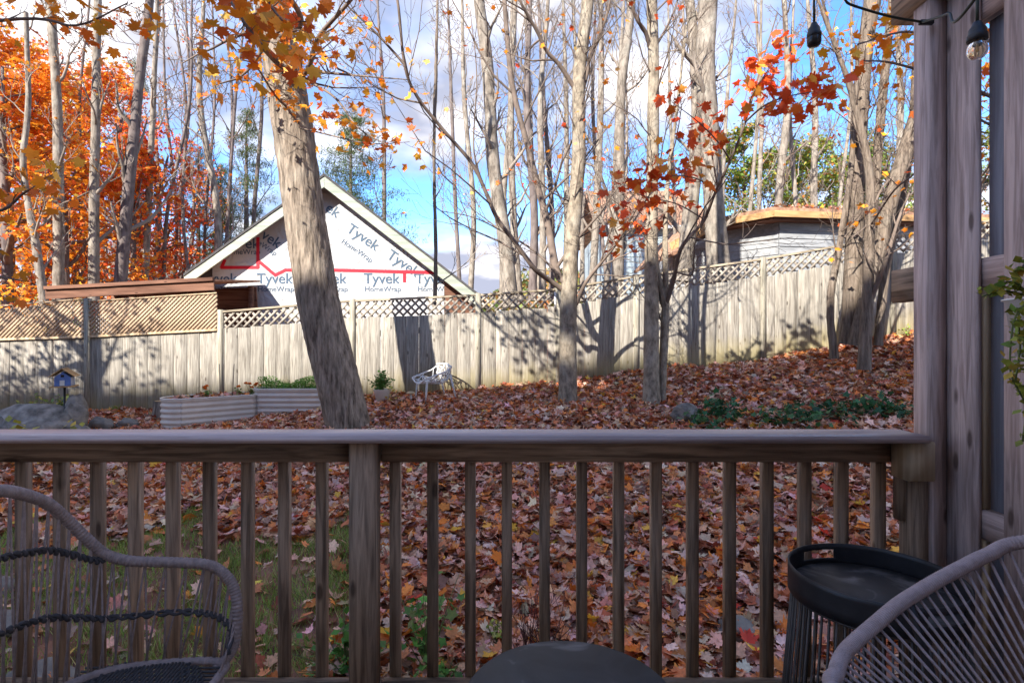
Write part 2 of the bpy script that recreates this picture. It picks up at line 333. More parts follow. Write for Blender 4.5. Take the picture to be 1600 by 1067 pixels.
# ------------------------------------------------------------------ leaves
HALF_HI = [(0, -.32), (.17, -.40), (.42, -.40), (.37, -.2), (.52, -.1), (.43, 0), (.7, .2), (.54, .23), (.53, .38), (.25, .2), (.3, .44), (.15, .43), (0, .7)]
HALF_LO = [(0, -.32), (.42, -.4), (.36, -.08), (.68, .22), (.26, .2), (0, .68)]
def leaf_template(half):
    full = half + [(-x, y) for x, y in half[-2:0:-1]]
    v = np.array([(0, 0)] + full); n = len(full)
    t = np.array([[0, 1 + i, 1 + (i + 1) % n] for i in range(n)])
    return v, t
LHI, LLO = leaf_template(HALF_HI), leaf_template(HALF_LO)
LQ = (np.array([(0, -.5), (.42, .05), (0, .62), (-.42, .05)]), np.array([[0, 1, 2], [0, 2, 3]]))
def leaf_arrays(tpl, pos, scale, yaw, tilt, roll, curl, fold, cols):
    v2, t = tpl; N = len(pos); V = len(v2)
    x = v2[None, :, 0] * np.ones((N, 1)); y = v2[None, :, 1] * np.ones((N, 1))
    z = curl[:, None] * (x * x * .9 + (y - .1) ** 2 * .7) + fold[:, None] * np.abs(x)
    p = np.stack([x, y, z], -1) * scale[:, None, None]
    cy, sy = np.cos(yaw), np.sin(yaw); ct, st = np.cos(tilt), np.sin(tilt); cr, sr = np.cos(roll), np.sin(roll)
    one = np.ones(N); zero = np.zeros(N)
    Rz = np.stack([np.stack([cy, -sy, zero], -1), np.stack([sy, cy, zero], -1), np.stack([zero, zero, one], -1)], 1)
    Rx = np.stack([np.stack([one, zero, zero], -1), np.stack([zero, ct, -st], -1), np.stack([zero, st, ct], -1)], 1)
    Ry = np.stack([np.stack([cr, zero, sr], -1), np.stack([zero, one, zero], -1), np.stack([-sr, zero, cr], -1)], 1)
    Rm = Rz @ Rx @ Ry
    p = np.einsum('nij,nvj->nvi', Rm, p) + pos[:, None, :]
    f = (t[None] + (np.arange(N) * V)[:, None, None]).reshape(-1, 3)
    c = np.repeat(cols[:, None, :], V, 1).reshape(-1, 3)
    return p.reshape(-1, 3), f, c
def pick(palette, N, jit=.18):
    w = np.array([p[0] for p in palette]); w = w / w.sum(); c = np.array([p[1] for p in palette])
    k = rng.choice(len(palette), N, p=w)
    return np.clip(c[k] * (1 + jit * rng.standard_normal((N, 1))) * (1 + .08 * rng.standard_normal((N, 3))), .01, .95)
LITTER = [(.36, (.62, .34, .23)), (.17, (.72, .48, .36)), (.22, (.56, .19, .075)), (.07, (.34, .09, .05)), (.05, (.24, .125, .08)), (.1, (.74, .24, .05)), (.02, (.8, .46, .07))]
ORANGE = [(.55, (.86, .27, .02)), (.25, (.88, .4, .04)), (.15, (.62, .13, .03)), (.05, (.8, .5, .12))]
RED = [(.65, (.72, .1, .02)), (.25, (.82, .2, .03)), (.1, (.8, .35, .06))]
GOLD = [(.45, (.88, .32, .02)), (.4, (.82, .21, .02)), (.15, (.85, .45, .06))]

# grass patch on the left and the leaf cover around it
def grassmask(x, y):
    w = .22 * np.sin(x * 4.1) + .16 * np.sin(x * 9.3 + 1) + .1 * np.sin(y * 11)
    return (y > 2.75) & (y < 4.35 + w) & (x < -1.2 - .25 * np.sin(y * 3.2) + w * .6)
BEDS = [(-4.28, 7.95, .75), (-3.2, 8.25, .62)]
def make_litter():
    N = 66000
    y = 2.35 + (FY - .03 - 2.35) * rng.random(N) ** .85
    x = (rng.random(N) * 2 - 1) * (.97 * y + .9)
    g = grassmask(x, y); keep = ~g | (rng.random(N) < .07)
    keep &= ~(((x + 4.27) / .62) ** 2 + ((y - 7.95) / .5) ** 2 < 1) & ~((x > -3.75) & (x < -2.6) & (y > 8.02) & (y < 8.5))
    x, y = x[keep], y[keep]; N = len(x)
    heap = .5 + .5 * np.sin(x * 1.7 + 2 * np.sin(y * 1.3)) * np.sin(y * 2.1 + x * .6)
    z = zg(x, y) + .008 + rng.random(N) ** 1.5 * (.035 + .05 * heap)
    pos = np.stack([x, y, z], -1)
    sc = rng.uniform(.05, .098, N); cols = pick(LITTER, N)
    tilt = rng.normal(0, .42, N); roll = rng.normal(0, .42, N); yaw = rng.random(N) * 6.283
    curl = rng.normal(0, .45, N); fold = rng.normal(.05, .25, N)
    near = y < 4.6
    vs = []; fs = []; cs = []; off = 0
    for tpl, k in ((LHI, near), (LLO, ~near)):
        v, f, c = leaf_arrays(tpl, pos[k], sc[k], yaw[k], tilt[k], roll[k], curl[k], fold[k], cols[k])
        vs.append(v); fs.append(f + off); cs.append(c); off += len(v)
    o = obj('fallen_leaf_cover', arr_mesh('fallen_leaf_cover', np.vstack(vs), [np.vstack(fs)], np.vstack(cs)), M['litter'])
    tag(o, 'thick layer of fallen rust, pink and orange maple leaves over the yard', 'fallen leaves', kind='stuff')
make_litter()
LEAFMESH = []
for k in range(5):
    a = lambda s: np.array([s])
    v, f, c = leaf_arrays(LHI, np.zeros((1, 3)), a(1.), a(0.), a(0.), a(0.), a(.25 + .18 * (k - 2)), a(.12 * (k - 2)), np.ones((1, 3)))
    me = arr_mesh('leaf', v, [f]); me.materials.append(M['leafobj']); LEAFMESH.append(me)
def leaf_object(name, p, scale, rot, col, parent=None):
    o = bpy.data.objects.new(name, LEAFMESH[rng.integers(5)]); o.location = p; o.scale = (scale,) * 3; o.rotation_euler = rot; o.color = (*col, 1)
    link(o)
    if parent is not None: world_child(o, parent)
    return o
def loose_leaves():
    kinds = [('bright yellow maple leaf lying on top of the leaf cover', (.8, .45, .04), 16), ('bright orange maple leaf lying on top of the leaf cover', (.82, .24, .03), 40),
             ('clear red maple leaf lying on top of the leaf cover', (.68, .07, .04), 22), ('pale upturned maple leaf lying on top of the leaf cover', (.66, .46, .38), 40)]
    for lab, c, n in kinds:
        for i in range(n):
            y = rng.uniform(2.9, 6.2); x = rng.uniform(-.8, .62) * y
            if grassmask(x, y): x = abs(x)
            o = leaf_object('fallen_leaf', (x, y, float(zg(x, y)) + .075), rng.uniform(.075, .105), (rng.normal(0, .25), rng.normal(0, .25), rng.random() * 6.28), np.clip(np.array(c) * rng.uniform(.85, 1.1), 0, 1))
            tag(o, lab, 'leaf', 'loose ' + lab.split(' maple')[0] + ' leaves')
loose_leaves()
def make_grass():
    N = 60000
    y = rng.uniform(2.5, 4.8, N); x = rng.uniform(-4.6, -.7, N); k = grassmask(x, y) & (rng.random(N) < .55 + .45 * np.sin(x * 5.3 + 2 * np.sin(y * 4)) * np.sin(y * 6.1 + x * 2)); x, y = x[k], y[k]; N = len(x)
    z = zg(x, y) - .005; h = rng.uniform(.035, .09, N); a = rng.random(N) * 6.283; w = .0035; lean = rng.normal(0, .03, (N, 2))
    b0 = np.stack([x - w * np.cos(a), y - w * np.sin(a), z], -1); b1 = np.stack([x + w * np.cos(a), y + w * np.sin(a), z], -1)
    tp = np.stack([x + lean[:, 0], y + lean[:, 1], z + h], -1)
    v = np.stack([b0, b1, tp], 1).reshape(-1, 3); f = np.arange(3 * N).reshape(-1, 3)
    c = np.repeat(pick([(.5, (.24, .36, .07)), (.3, (.34, .41, .11)), (.2, (.46, .42, .17))], N), 3, 0)
    tag(obj('grass', arr_mesh('grass', v, [f], c), M['green']), 'short green grass patch showing through the fallen leaves', 'grass', kind='stuff')
make_grass()

# ------------------------------------------------------------------ house behind the camera (casts the shade over the yard)
def gable_roof(h, x0, x1, ye, yb, ze, pitch, t=.22):
    yr = (ye + yb) / 2; zr = ze + (ye - yr) * pitch
    pts = [(x, y, z) for x in (x0, x1) for (y, z) in ((ye, ze), (yr, zr), (yb, ze), (yb, ze - t), (yr, zr - t), (ye, ze - t))]
    poly('roof', pts, [(0, 1, 2, 3, 4, 5), (11, 10, 9, 8, 7, 6)] + [(i, 6 + i, 6 + (i + 1) % 6, (i + 1) % 6) for i in range(6)], M['shingle'], h)
def make_house():
    # unseen house; eave height and distance chosen to cast the shade, keep sky open
    t = empty('tall_house', (-10, -16, -.5), 'tall cream house out of view behind the deck, shaped to shade the yard', 'house')
    ye = -10.0; k = .81 * (FY - ye)
    for x0, x1, ze in ((-32, -11.4, .68 + k), (-11.39, 6, 1.08 + k)):
        box('wall', x0 + .5, x1 - (.5 if x1 > 0 else 0), -19, ye - .6, -.6, ze - .3, M['housewall'], t, .02); gable_roof(t, x0, x1, ye, -19.6, ze, .45)
    for z in range(5):
        for x in range(-30, 5, 4):
            w = box('window', x - .7, x + .7, ye - .63, ye - .57, 1 + 2.8 * z, 2.5 + 2.8 * z, M['darkvoid'], t); box('sill', x - .8, x + .8, ye - .62, ye - .53, .9 + 2.8 * z, 1 + 2.8 * z, M['white'], w)
make_house()

# ------------------------------------------------------------------ deck, railing, screen
def make_deck():
    d = tag(empty('deck', (0, 0, 0)), kind='structure')
    for i in range(33):
        y1 = 2.12 - i * .144
        box('deck_board', -4.2, 1.62, y1 - .138, y1, -.032, 0, M['rail']['x'], d, .003)
    box('rim_joist', -4.2, 1.62, 2.06, 2.1, -.24, -.034, M['rail']['x'], d)
    for x in (-4.0, -1.6, .6, 1.5):
        box('support_post', x - .045, x + .045, 1.95, 2.04, -.75, -.034, M['rail']['z'], d)
make_deck()
RT = CAMZ - .321                                    # top of the cap board
def make_railing():
    r = empty('deck_railing', (0, 1.98, 0), 'brown timber deck railing with square balusters and a mauve painted cap', 'railing')
    o = box('cap_board', -4.2, 1.42, 1.87, 2.035, RT - .024, RT, M['cap'], r, .005); tag(o, 'mauve painted cap board')
    zc = RT - .0245
    for x0, x1 in ((-4.2, -.475), (-.471, 1.395)): box('top_rail', x0, x1, 1.992, 2.03, zc - .089, zc, M['rail']['x'], r)
    zb = CAMZ - 1.227
    for x0, x1 in ((-4.2, -.475), (-.471, 1.46)): box('bottom_rail', x0, x1, 1.992, 2.03, zb - .089, zb, M['rail']['x'], r)
    cs = [(501 - 58.8 * k) for k in range(25)] + [617 + 58.5 * k for k in range(14)]
    for px in cs:
        x = (px - 800) / F * 2.031 + random.uniform(-.002, .002)
        if x < -4.1: continue
        box('baluster', x - .019, x + .019, 2.031, 2.069, zb - .085, zc - .003, M['rail']['z'], r, .0025)
    for x in (-.517, -3.0): box('post', x - .0445, x + .0445, 1.902, 1.991, .001, zc, M['rail']['z'], r, .004)
    box('end_block', 1.36, 1.455, 1.9, 1.99, zc - .135, zc, M['batten'], r, .003)
    box('end_block', 1.395, 1.468, 1.99, 2.03, zc - .3, zc - .001, M['rail']['z'], r, .003)
make_railing()
def make_screen():
    s = empty('privacy_screen', (1.55, 1.0, 0), 'mauve grey slatted privacy screen of upright boards beside the railing', 'screen')
    box('post', 1.47, 1.529, 1.945, 2.03, .001, 2.6, M['screen']['z'], s, .004)
    box('post', 1.415, 1.469, 1.95, 2.028, .001, RT - .163, M['rail']['z'], s, .004)
    box('top_beam', 1.455, 1.56, -2.4, 2.13, 2.601, 2.74, M['rail']['y'], s, .005)
    for k in range(8):
        y0 = 1.823 - .238 * k
        box('inner_board', 1.53, 1.548, y0, y0 + .139, .03, 2.6, M['screen']['z'], s, .002)
        y0 = 1.705 - .238 * k
        o = box('outer_board', 1.588, 1.606, y0, y0 + .139, .03, 2.6, M['screen_shaded'], s, .002)
    for z0, z1 in ((.74, .835), (1.57, 1.665), (2.45, 2.54), (.12, .21)):
        box('rail', 1.5485, 1.5875, .1, 2.03 if z0 != 1.57 else 2.12, z0, z1, M['screen']['y'], s, .003)
    for z0, z1 in ((.211, .739), (.836, 1.569)): box('batten', 1.553, 1.58, 1.825, 1.85, z0, z1, M['batten'], s, .002)
    box('rail_end', 1.478, 1.52, 2.031, 2.16, 1.54, 1.665, M['rail']['y'], s, .003)
    box('post', 1.51, 1.6, .0, .1, .001, 2.6, M['screen']['z'], s, .004)
make_screen()

# ------------------------------------------------------------------ garden fence
TPX = [(-400, 505), (0, 497), (345, 487), (551, 470), (747, 461), (870, 452), (994, 432), (1192, 405), (1420, 365), (1700, 320)]
def fcap(x): return CAMZ - (np.interp(x * 100 + 800, [p[0] for p in TPX], [p[1] for p in TPX]) - 533.5) / 100
def fboard(x):
    if x < -4.55: return CAMZ - (np.interp(x * 100 + 800, [-400, 0, 135, 345], [540, 527, 522, 513]) - 533.5) / 100
    return fcap(x) - .27
def clip_line(x0, z0, dx, dz, xa, xb, lo, hi):
    """keep the part of a slat between x=xa..xb and the sloping edges lo(x), hi(x)"""
    ts = np.linspace(-6, 6, 1201); x = x0 + dx * ts; z = z0 + dz * ts
    k = (x > xa) & (x < xb) & (z > lo(x)) & (z < hi(x))
    if k.sum() < 3: return None
    a = np.argmax(k); b = len(k) - 1 - np.argmax(k[::-1])
    return (x[a], z[a]), (x[b], z[b])
def lattice(name, xa, xb, lo, hi, y, step, w, t, mat, parent):
    tb = TB(); s = math.sqrt(.5)
    zm = (lo(xa) + hi(xb)) / 2
    for layer, sg in ((0, 1), (1, -1)):
        yy = y + layer * (t + .0015)
        for x0 in np.arange(xa - 2, xb + 2, step):
            c = clip_line(x0, zm, s, s * sg, xa, xb, lo, hi)
            if c is None: continue
            (ax, az), (bx, bz) = c; px, pz = -s * sg * w / 2, s * w / 2
            v = [(ax - px, yy, az - pz), (ax + px, yy, az + pz), (bx + px, yy, bz + pz), (bx - px, yy, bz - pz)]
            v = v + [(p[0], yy + t, p[2]) for p in v]
            tb.raw(v, [[0, 1, 2, 3], [7, 6, 5, 4], [0, 4, 5, 1], [1, 5, 6, 2], [2, 6, 7, 3], [3, 7, 4, 0]])
    o = tb.build(name, mat, parent, smooth=False, origin=((xa + xb) / 2, y, zm)); tag(o, kind='stuff'); return o
def slope_bar(name, xa, xb, zf, h, y0, y1, mat, parent):
    pts = []
    for x in (xa, xb):
        z = float(zf(x))
        pts += [(x, y0, z - h), (x, y1, z - h), (x, y1, z), (x, y0, z)]
    return poly(name, pts, [(0, 1, 2, 3), (7, 6, 5, 4), (0, 4, 5, 1), (1, 5, 6, 2), (2, 6, 7, 3), (3, 7, 4, 0)], mat, parent, .003)
def make_fence():
    f = empty('wooden_fence', (0, FY, .6), 'long weathered grey board fence with lattice along its top across the yard', 'fence')
    posts = [-11.2, -8.9, -6.63, -4.55, -2.49, -.53, .72, 1.94, 3.92, 5.95, 8.0, 10.1]
    for x in posts:
        zt = float(fcap(x)) + .03 if x >= -4.6 else CAMZ + (.9 if x < -5 else .75)
        if x < -5: zt = CAMZ - (np.interp(x * 100 + 800, [-300, 0, 135], [500, 483, 466]) - 533.5) / 100
        zb = float(zfence(x)) - .12
        o = box('post', x - .04, x + .04, FY - .035, FY + .05, zb, zt, M['fencepost'], f, .006)
    x = -11.1; 
    while x < 10:
        w = .23 if x < -6.65 else (.2 if x < .7 else .186)
        w *= random.uniform(.96, 1.04)
        nearpost = [p for p in posts if x - .03 < p - .0 < x + w]
        g = .003
        zb = float(zfence(x + w / 2)) - .1; zt = float(fboard(x + w / 2)) + random.uniform(-.012, .012)
        y = FY + random.uniform(-.005, .005)
        v, q = box_arr(-w / 2 + g / 2, w / 2 - g / 2, -.009, .009, 0, zt - zb)
        sk = random.uniform(-.004, .004); v[4:, 0] += sk
        o = obj('fence_board', bevel_mesh(arr_mesh('fence_board', v, [q]), .003), M['fence'], f, (x + w / 2, y, zb))
        x += w
    for a, b in zip(posts[:-1], posts[1:]):
        a1, b1 = a + .041, b - .041
        if b <= -4.5:
            ztop = lambda x: CAMZ - (np.interp(np.asarray(x) * 100 + 800, [-400, 0, 135, 140, 342], [493, 484, 467, 471, 458]) - 533.5) / 100
            zbot = lambda x: CAMZ - (np.interp(np.asarray(x) * 100 + 800, [-400, 0, 135, 342], [541, 528, 524, 513]) - 533.5) / 100 - .02
            o = lattice('lattice_panel', a1, b1, zbot, ztop, FY - .03, .066, .031, .006, M['newlattice'], f); o['label'] = 'tan close diagonal lattice panel'
            slope_bar('lattice_trim', a1, b1, lambda x: zbot(x) + .015, .035, FY - .045, FY - .031, M['batten'], f)
            slope_bar('lattice_trim', a1, b1, lambda x: ztop(x) + .01, .02, FY - .045, FY - .031, M['batten'], f)
        else:
            lattice('lattice_panel', a1, b1, lambda x: fcap(x) - .275, lambda x: fcap(x) - .02, FY - .008, .125, .034, .007, M['lattice'], f)
            slope_bar('top_trim', a1, b1, lambda x: fcap(x) + .012, .032, FY - .03, FY + .03, M['fencerail'], f)
        for dz in (.25, .95):
            slope_bar('back_rail', a1, b1, lambda x: zfence(x) + dz + .09, .09, FY + .016, FY + .05, M['fencerail'], f)
    t = box('paper_tag', .655, .69, FY - .043, FY - .036, 1.88, 2.16, M['white'], None, .001)
    tag(t, 'narrow white plastic strip fixed to a fence post', 'tag')
make_fence()

# ------------------------------------------------------------------ garage in house wrap
def text_mesh(body, size, mat, parent, loc, rot=0, bold=.0):
    cu = bpy.data.curves.new('lettering', 'FONT'); cu.body = body; cu.size = size; cu.align_x = 'CENTER'; cu.align_y = 'CENTER'; cu.offset = bold; cu.extrude = .001
    to = bpy.data.objects.new('lettering', cu); COL.objects.link(to)
    dg = bpy.context.evaluated_depsgraph_get(); me = bpy.data.meshes.new_from_object(to.evaluated_get(dg))
    bpy.data.objects.remove(to)
    o = obj('lettering', me, mat, None, loc); o.rotation_euler = (R(90), R(-rot), 0)
    if not me.materials: me.materials.append(mat)
    world_child(o, parent); return o
def make_garage():
    Y = 13.0; k = Y / F
    g = empty('garage', tuple(P(505, 533, Y + 3)[:2]) + (.2,), 'garage gable wall covered in printed white house wrap with red tape behind the fence', 'garage')
    L, Rr, A = P(332, 440, Y), P(694, 440, Y), P(507, 288, Y)
    zb = 0.1
    wl = (L[0], Y, P(332, 405, Y)[2]); wr = (Rr[0], Y, P(694, 425, Y)[2]); ap = tuple(A)
    D = 7
    pts = [(L[0], Y, zb), (Rr[0], Y, zb), wr, ap, wl]; pts = pts + [(p[0], p[1] + D, p[2]) for p in pts]
    poly('wall', pts, [(0, 1, 2, 3, 4), (9, 8, 7, 6, 5), (0, 5, 6, 1), (1, 6, 7, 2), (4, 9, 5, 0)], M['wrap'], g)
    # roof slabs with rake fascia boards
    el, er, top = P(288, 432, Y - .35), P(752, 466, Y - .35), P(507, 276, Y - .35)
    for e in (el, er):
        e = np.array(e); t = np.array(top); d = (t - e) / np.linalg.norm(t - e); up = np.array([0, 0, 1 / abs(d[0])]); t = t - np.array([np.sign(d[0]) * .001, 0, 0])
        pts = []
        for q in (e, t):
            for yy in (Y - .39, Y + D):
                for h in (.002, .05): pts.append((q[0] + up[0] * h, yy, q[2] + up[2] * h))
        poly('roof', pts, [(0, 1, 3, 2), (6, 7, 5, 4), (0, 4, 5, 1), (2, 3, 7, 6), (1, 5, 7, 3), (0, 2, 6, 4)], M['shingle'], g)
        pts = []
        for q in (e, t):
            for yy in (Y - .37, Y - .33):
                for h in (-.2, 0): pts.append((q[0] + up[0] * h, yy, q[2] + up[2] * h))
        poly('fascia_board', pts, [(0, 1, 3, 2), (6, 7, 5, 4), (0, 4, 5, 1), (2, 3, 7, 6), (1, 5, 7, 3), (0, 2, 6, 4)], M['fascia'], g, .006)
        for h0, yy0, m in ((-.06, Y - .32, M['brownwood']),):
            pts = []
            for q in (e, t):
                for yy in (yy0, Y - .002):
                    for h in (h0, 0): pts.append((q[0] + up[0] * h, yy, q[2] + up[2] * h))
            poly('soffit', pts, [(0, 1, 3, 2), (6, 7, 5, 4), (0, 4, 5, 1), (2, 3, 7, 6), (1, 5, 7, 3), (0, 2, 6, 4)], m, g)
    # brown timber end by the right eave
    a = P(694, 424, Y); b = P(745, 462, Y)
    poly('side_panel', [(a[0] + .003, Y + .01, zb), (b[0], Y + .01, zb), (b[0], Y + .01, b[2] - .02), (a[0] + .003, Y + .01, a[2] + .1)] + [(a[0] + .003, Y + .3, zb), (b[0], Y + .3, zb), (b[0], Y + .3, b[2] - .02), (a[0] + .003, Y + .3, a[2] + .1)],
         [(0, 1, 2, 3), (7, 6, 5, 4), (0, 4, 5, 1), (1, 5, 6, 2), (2, 6, 7, 3), (3, 7, 4, 0)], M['brownwood'], g)
    yl = Y - .006
    def T(body, px, py, sz, rot=0, bold=.0035):
        p = P(px, py, yl); text_mesh(body, sz, M['ink'], g, p, rot, bold)
    for px, b1, b2, o1 in ((349, 'yvek', 'meWrap', 3), (429, 'Tyvek', 'HomeWrap', 0), (513, 'Tyvek', 'HomeWrap', 0), (596, 'Tyvek', 'HomeWrap', 0), (671, 'Tyve', 'HomeW', 0)):
        T(b1, px, 436, .345); T(b2, px + 2, 452, .175, 0, .0005)
    T('ek', 394, 381, .345); T('meWrap', 386, 394, .175, 0, .0005)
    T('vek', 424, 374, .345, -34); T('eWrap', 418, 388, .175, -34, .0005)
    T('ek', 520, 329, .345, -34); T('Tyvek', 567, 371, .345, -34); T('HomeWrap', 558, 392, .175, -34, .0005); T('Tyvek', 630, 412, .345, -34)
    def strip(pl, w=.075):
        pts = [P(x, y, Y - .003) for x, y in pl]
        for i, (a, b) in enumerate(zip(pts[:-1], pts[1:])):
            d = (b - a) / np.linalg.norm(b - a); u = np.array([-d[2], 0, d[0]]) * w / 2; d = d * .02; y0 = np.array([0, -.0015 * i - .0015, 0]); y1 = np.array([0, .003, 0])
            v = [a - d - u + y0, b + d - u + y0, b + d + u + y0, a - d + u + y0, a - d - u + y1, b + d - u + y1, b + d + u + y1, a - d + u + y1]
            poly('tape', v, [(0, 1, 2, 3), (0, 4, 5, 1), (1, 5, 6, 2), (2, 6, 7, 3), (3, 7, 4, 0)], M['tape'], g)
    strip([(351, 407), (346, 418), (403, 418), (403, 372)]); strip([(404, 408), (430, 430), (446, 422), (520, 422), (600, 424), (686, 426)]); strip([(632, 428), (632, 440)])
make_garage()

# ------------------------------------------------------------------ other buildings beyond the fence
def prism(name, foot, z0, z1, mat, parent):
    n = len(foot); pts = [(x, y, z0) for x, y in foot] + [(x, y, z1) for x, y in foot]
    return poly(name, pts, [tuple(range(n))[::-1], tuple(range(n, 2 * n))] + [(i, (i + 1) % n, n + (i + 1) % n, n + i) for i in range(n)], mat, parent)
def lap_wall(parent, a, b, z0, z1, h, mat, topfun=None):
    """overlapping horizontal boards from a to b (plan points)"""
    a = np.array(a, float); b = np.array(b, float); d = (b - a) / np.linalg.norm(b - a); nrm = np.array([d[1], -d[0]])
    if nrm @ (-(a + b) / 2) < 0: nrm = -nrm
    z = z0
    while z < z1 - .02:
        zt = min(z + h, z1)
        a2, b2 = a.copy(), b.copy()
        if topfun:
            aa = topfun(zt)
            if aa is not None: b2 = aa
        pts = []
        for q in (a2, b2):
            o1 = q + nrm * .032; o2 = q + nrm * .012; i0 = q + nrm * .002
            pts += [(o1[0], o1[1], z), (o2[0], o2[1], zt + .012), (i0[0], i0[1], zt + .012), (i0[0], i0[1], z)]
        poly('siding_board', pts, [(0, 1, 2, 3), (7, 6, 5, 4), (0, 4, 5, 1), (1, 5, 6, 2), (2, 6, 7, 3), (3, 7, 4, 0)], mat, parent)
        z = zt
def make_shed():
    c = P(1217, 400, 11.0); l = P(1130, 400, 11.9); ll = P(1052, 400, 12.8); r = P(1640, 400, 11.9)
    zt = P(0, 348, 11.0)[2]
    g = empty('garden_shed', (c[0] + .8, 12.5, .6), 'grey lap sided shed with raw timber roof edge under fallen leaves beyond the fence', 'shed')
    back = [(r[0] + .3, r[1] + 3.2), (l[0] + .3, l[1] + 3.2)]
    prism('wall', [c[:2], r[:2], back[0], back[1], l[:2]], .5, zt, M['greyside'], g)
    lap_wall(g, c[:2], r[:2], 1.2, zt, .16, M['greyside'])
    lap_wall(g, c[:2], l[:2], 1.2, zt, .16, M['greyside'])
    zl = P(0, 392, 12.8)[2]
    # lower lean-to bay running left
    tri = [(l[0], l[1], .5), (ll[0], ll[1], .5), (ll[0], ll[1], zl), (l[0], l[1], zt)]
    poly('lean_to_wall', tri + [(x + .2, y + 2.4, z) for x, y, z in tri], [(0, 1, 2, 3), (7, 6, 5, 4), (0, 4, 5, 1), (1, 5, 6, 2), (2, 6, 7, 3), (3, 7, 4, 0)], M['greyside'], g)
    def tf(z):
        if z <= zl: return ll[:2]
        t = (z - zl) / (zt - zl); return ll[:2] + (l[:2] - ll[:2]) * t
    lap_wall(g, l[:2], ll[:2], 1.2, zt, .16, M['greyside'], tf)
    # roof plate and fascia
    rf = [(c[0] - .25, c[1] - .3), (r[0], r[1] - .3), (back[0][0], back[0][1]), (back[1][0] - .3, back[1][1]), (l[0] - .35, l[1] - .15)]
    rr = prism('roof', rf, zt + .17, zt + .24, M['brownroof'], g)
    for a, b in ((rf[0], rf[1]), (rf[4], rf[0])):
        plank('fascia_board', (a[0], a[1] - .03, zt + .105), (b[0], b[1] - .03, zt + .105), (0, 0, 1), .125, .04, M['tanwood'], g)
    prism('soffit', [(p[0], p[1] + .03) for p in rf], zt + .002, zt + .04, M['brownwood'], g)
    plank('rake_board', (l[0] - .25, l[1] - .3, zt + .12), (ll[0] - .15, ll[1] - .35, zl + .02), (0, 0, 1), .2, .06, M['tanwood'], g)
    plank('lean_to_roof', (l[0] - .2, l[1] + .9, zt + .23), (ll[0] - .2, ll[1] + .9, zl + .14), (.3, -1, .0), 2.6, .06, M['brownroof'], g)
    N = 900; t = rng.random(N); y0 = rng.random(N) ** 2; x = rf[0][0] + (rf[1][0] - rf[0][0]) * t; y = rf[0][1] + (rf[1][1] - rf[0][1]) * t + y0 * 2.2 + .02
    v, f, cc = leaf_arrays(LLO, np.stack([x, y, np.full(N, zt + .25) + rng.random(N) * .06], -1), rng.uniform(.05, .09, N), rng.random(N) * 6.28, rng.normal(0, .5, N), rng.normal(0, .5, N), rng.normal(0, .4, N), rng.normal(0, .2, N), pick(LITTER, N))
    o = obj('leaf_layer', arr_mesh('leaf_layer', v, [f], cc), M['litter'], g); tag(o, kind='stuff')
make_shed()
def make_bluehouse():
    Y = 21; a = P(940, 440, Y); b = P(1100, 440, Y); zt = P(0, 356, Y)[2]; zr = P(0, 305, Y + 3)[2]
    g = empty('blue_house', ((a[0] + b[0]) / 2, Y + 2, 0), 'pale blue sided cottage with brown roof among the trees', 'house')
    prism('wall', [a[:2], b[:2], (b[0], Y + 5), (a[0], Y + 5)], 0, zt, M['blueside'], g)
    lap_wall(g, a[:2], b[:2], 1.4, zt, .2, M['blueside'])
    e = .3
    pts = [(a[0] - e, Y - e, zt - .02), (b[0] + e, Y - e, zt - .02), (b[0] + e, Y + 2.7, zr), (a[0] - e, Y + 2.7, zr), (a[0] - e, Y + 5.3, zt), (b[0] + e, Y + 5.3, zt)]
    pts += [(x, y, z + .1) for x, y, z in pts]
    poly('roof', pts, [(0, 1, 2, 3), (3, 2, 5, 4), (6, 9, 8, 7), (9, 10, 11, 8), (0, 6, 7, 1), (4, 5, 11, 10), (0, 3, 9, 6), (3, 4, 10, 9), (1, 7, 8, 2), (2, 8, 11, 5)], M['brownroof'], g)
    plank('fascia_board', (a[0] - e, Y - e - .02, zt - .03), (b[0] + e, Y - e - .02, zt - .03), (0, 0, 1), .12, .04, M['white'], g)
    w = box('window', a[0] + .25, a[0] + .75, Y - .06, Y - .035, 2.4, 3.4, M['darkvoid'], g); box('frame', a[0] + .2, a[0] + .8, Y - .065, Y - .03, 3.4, 3.47, M['white'], w)
make_bluehouse()
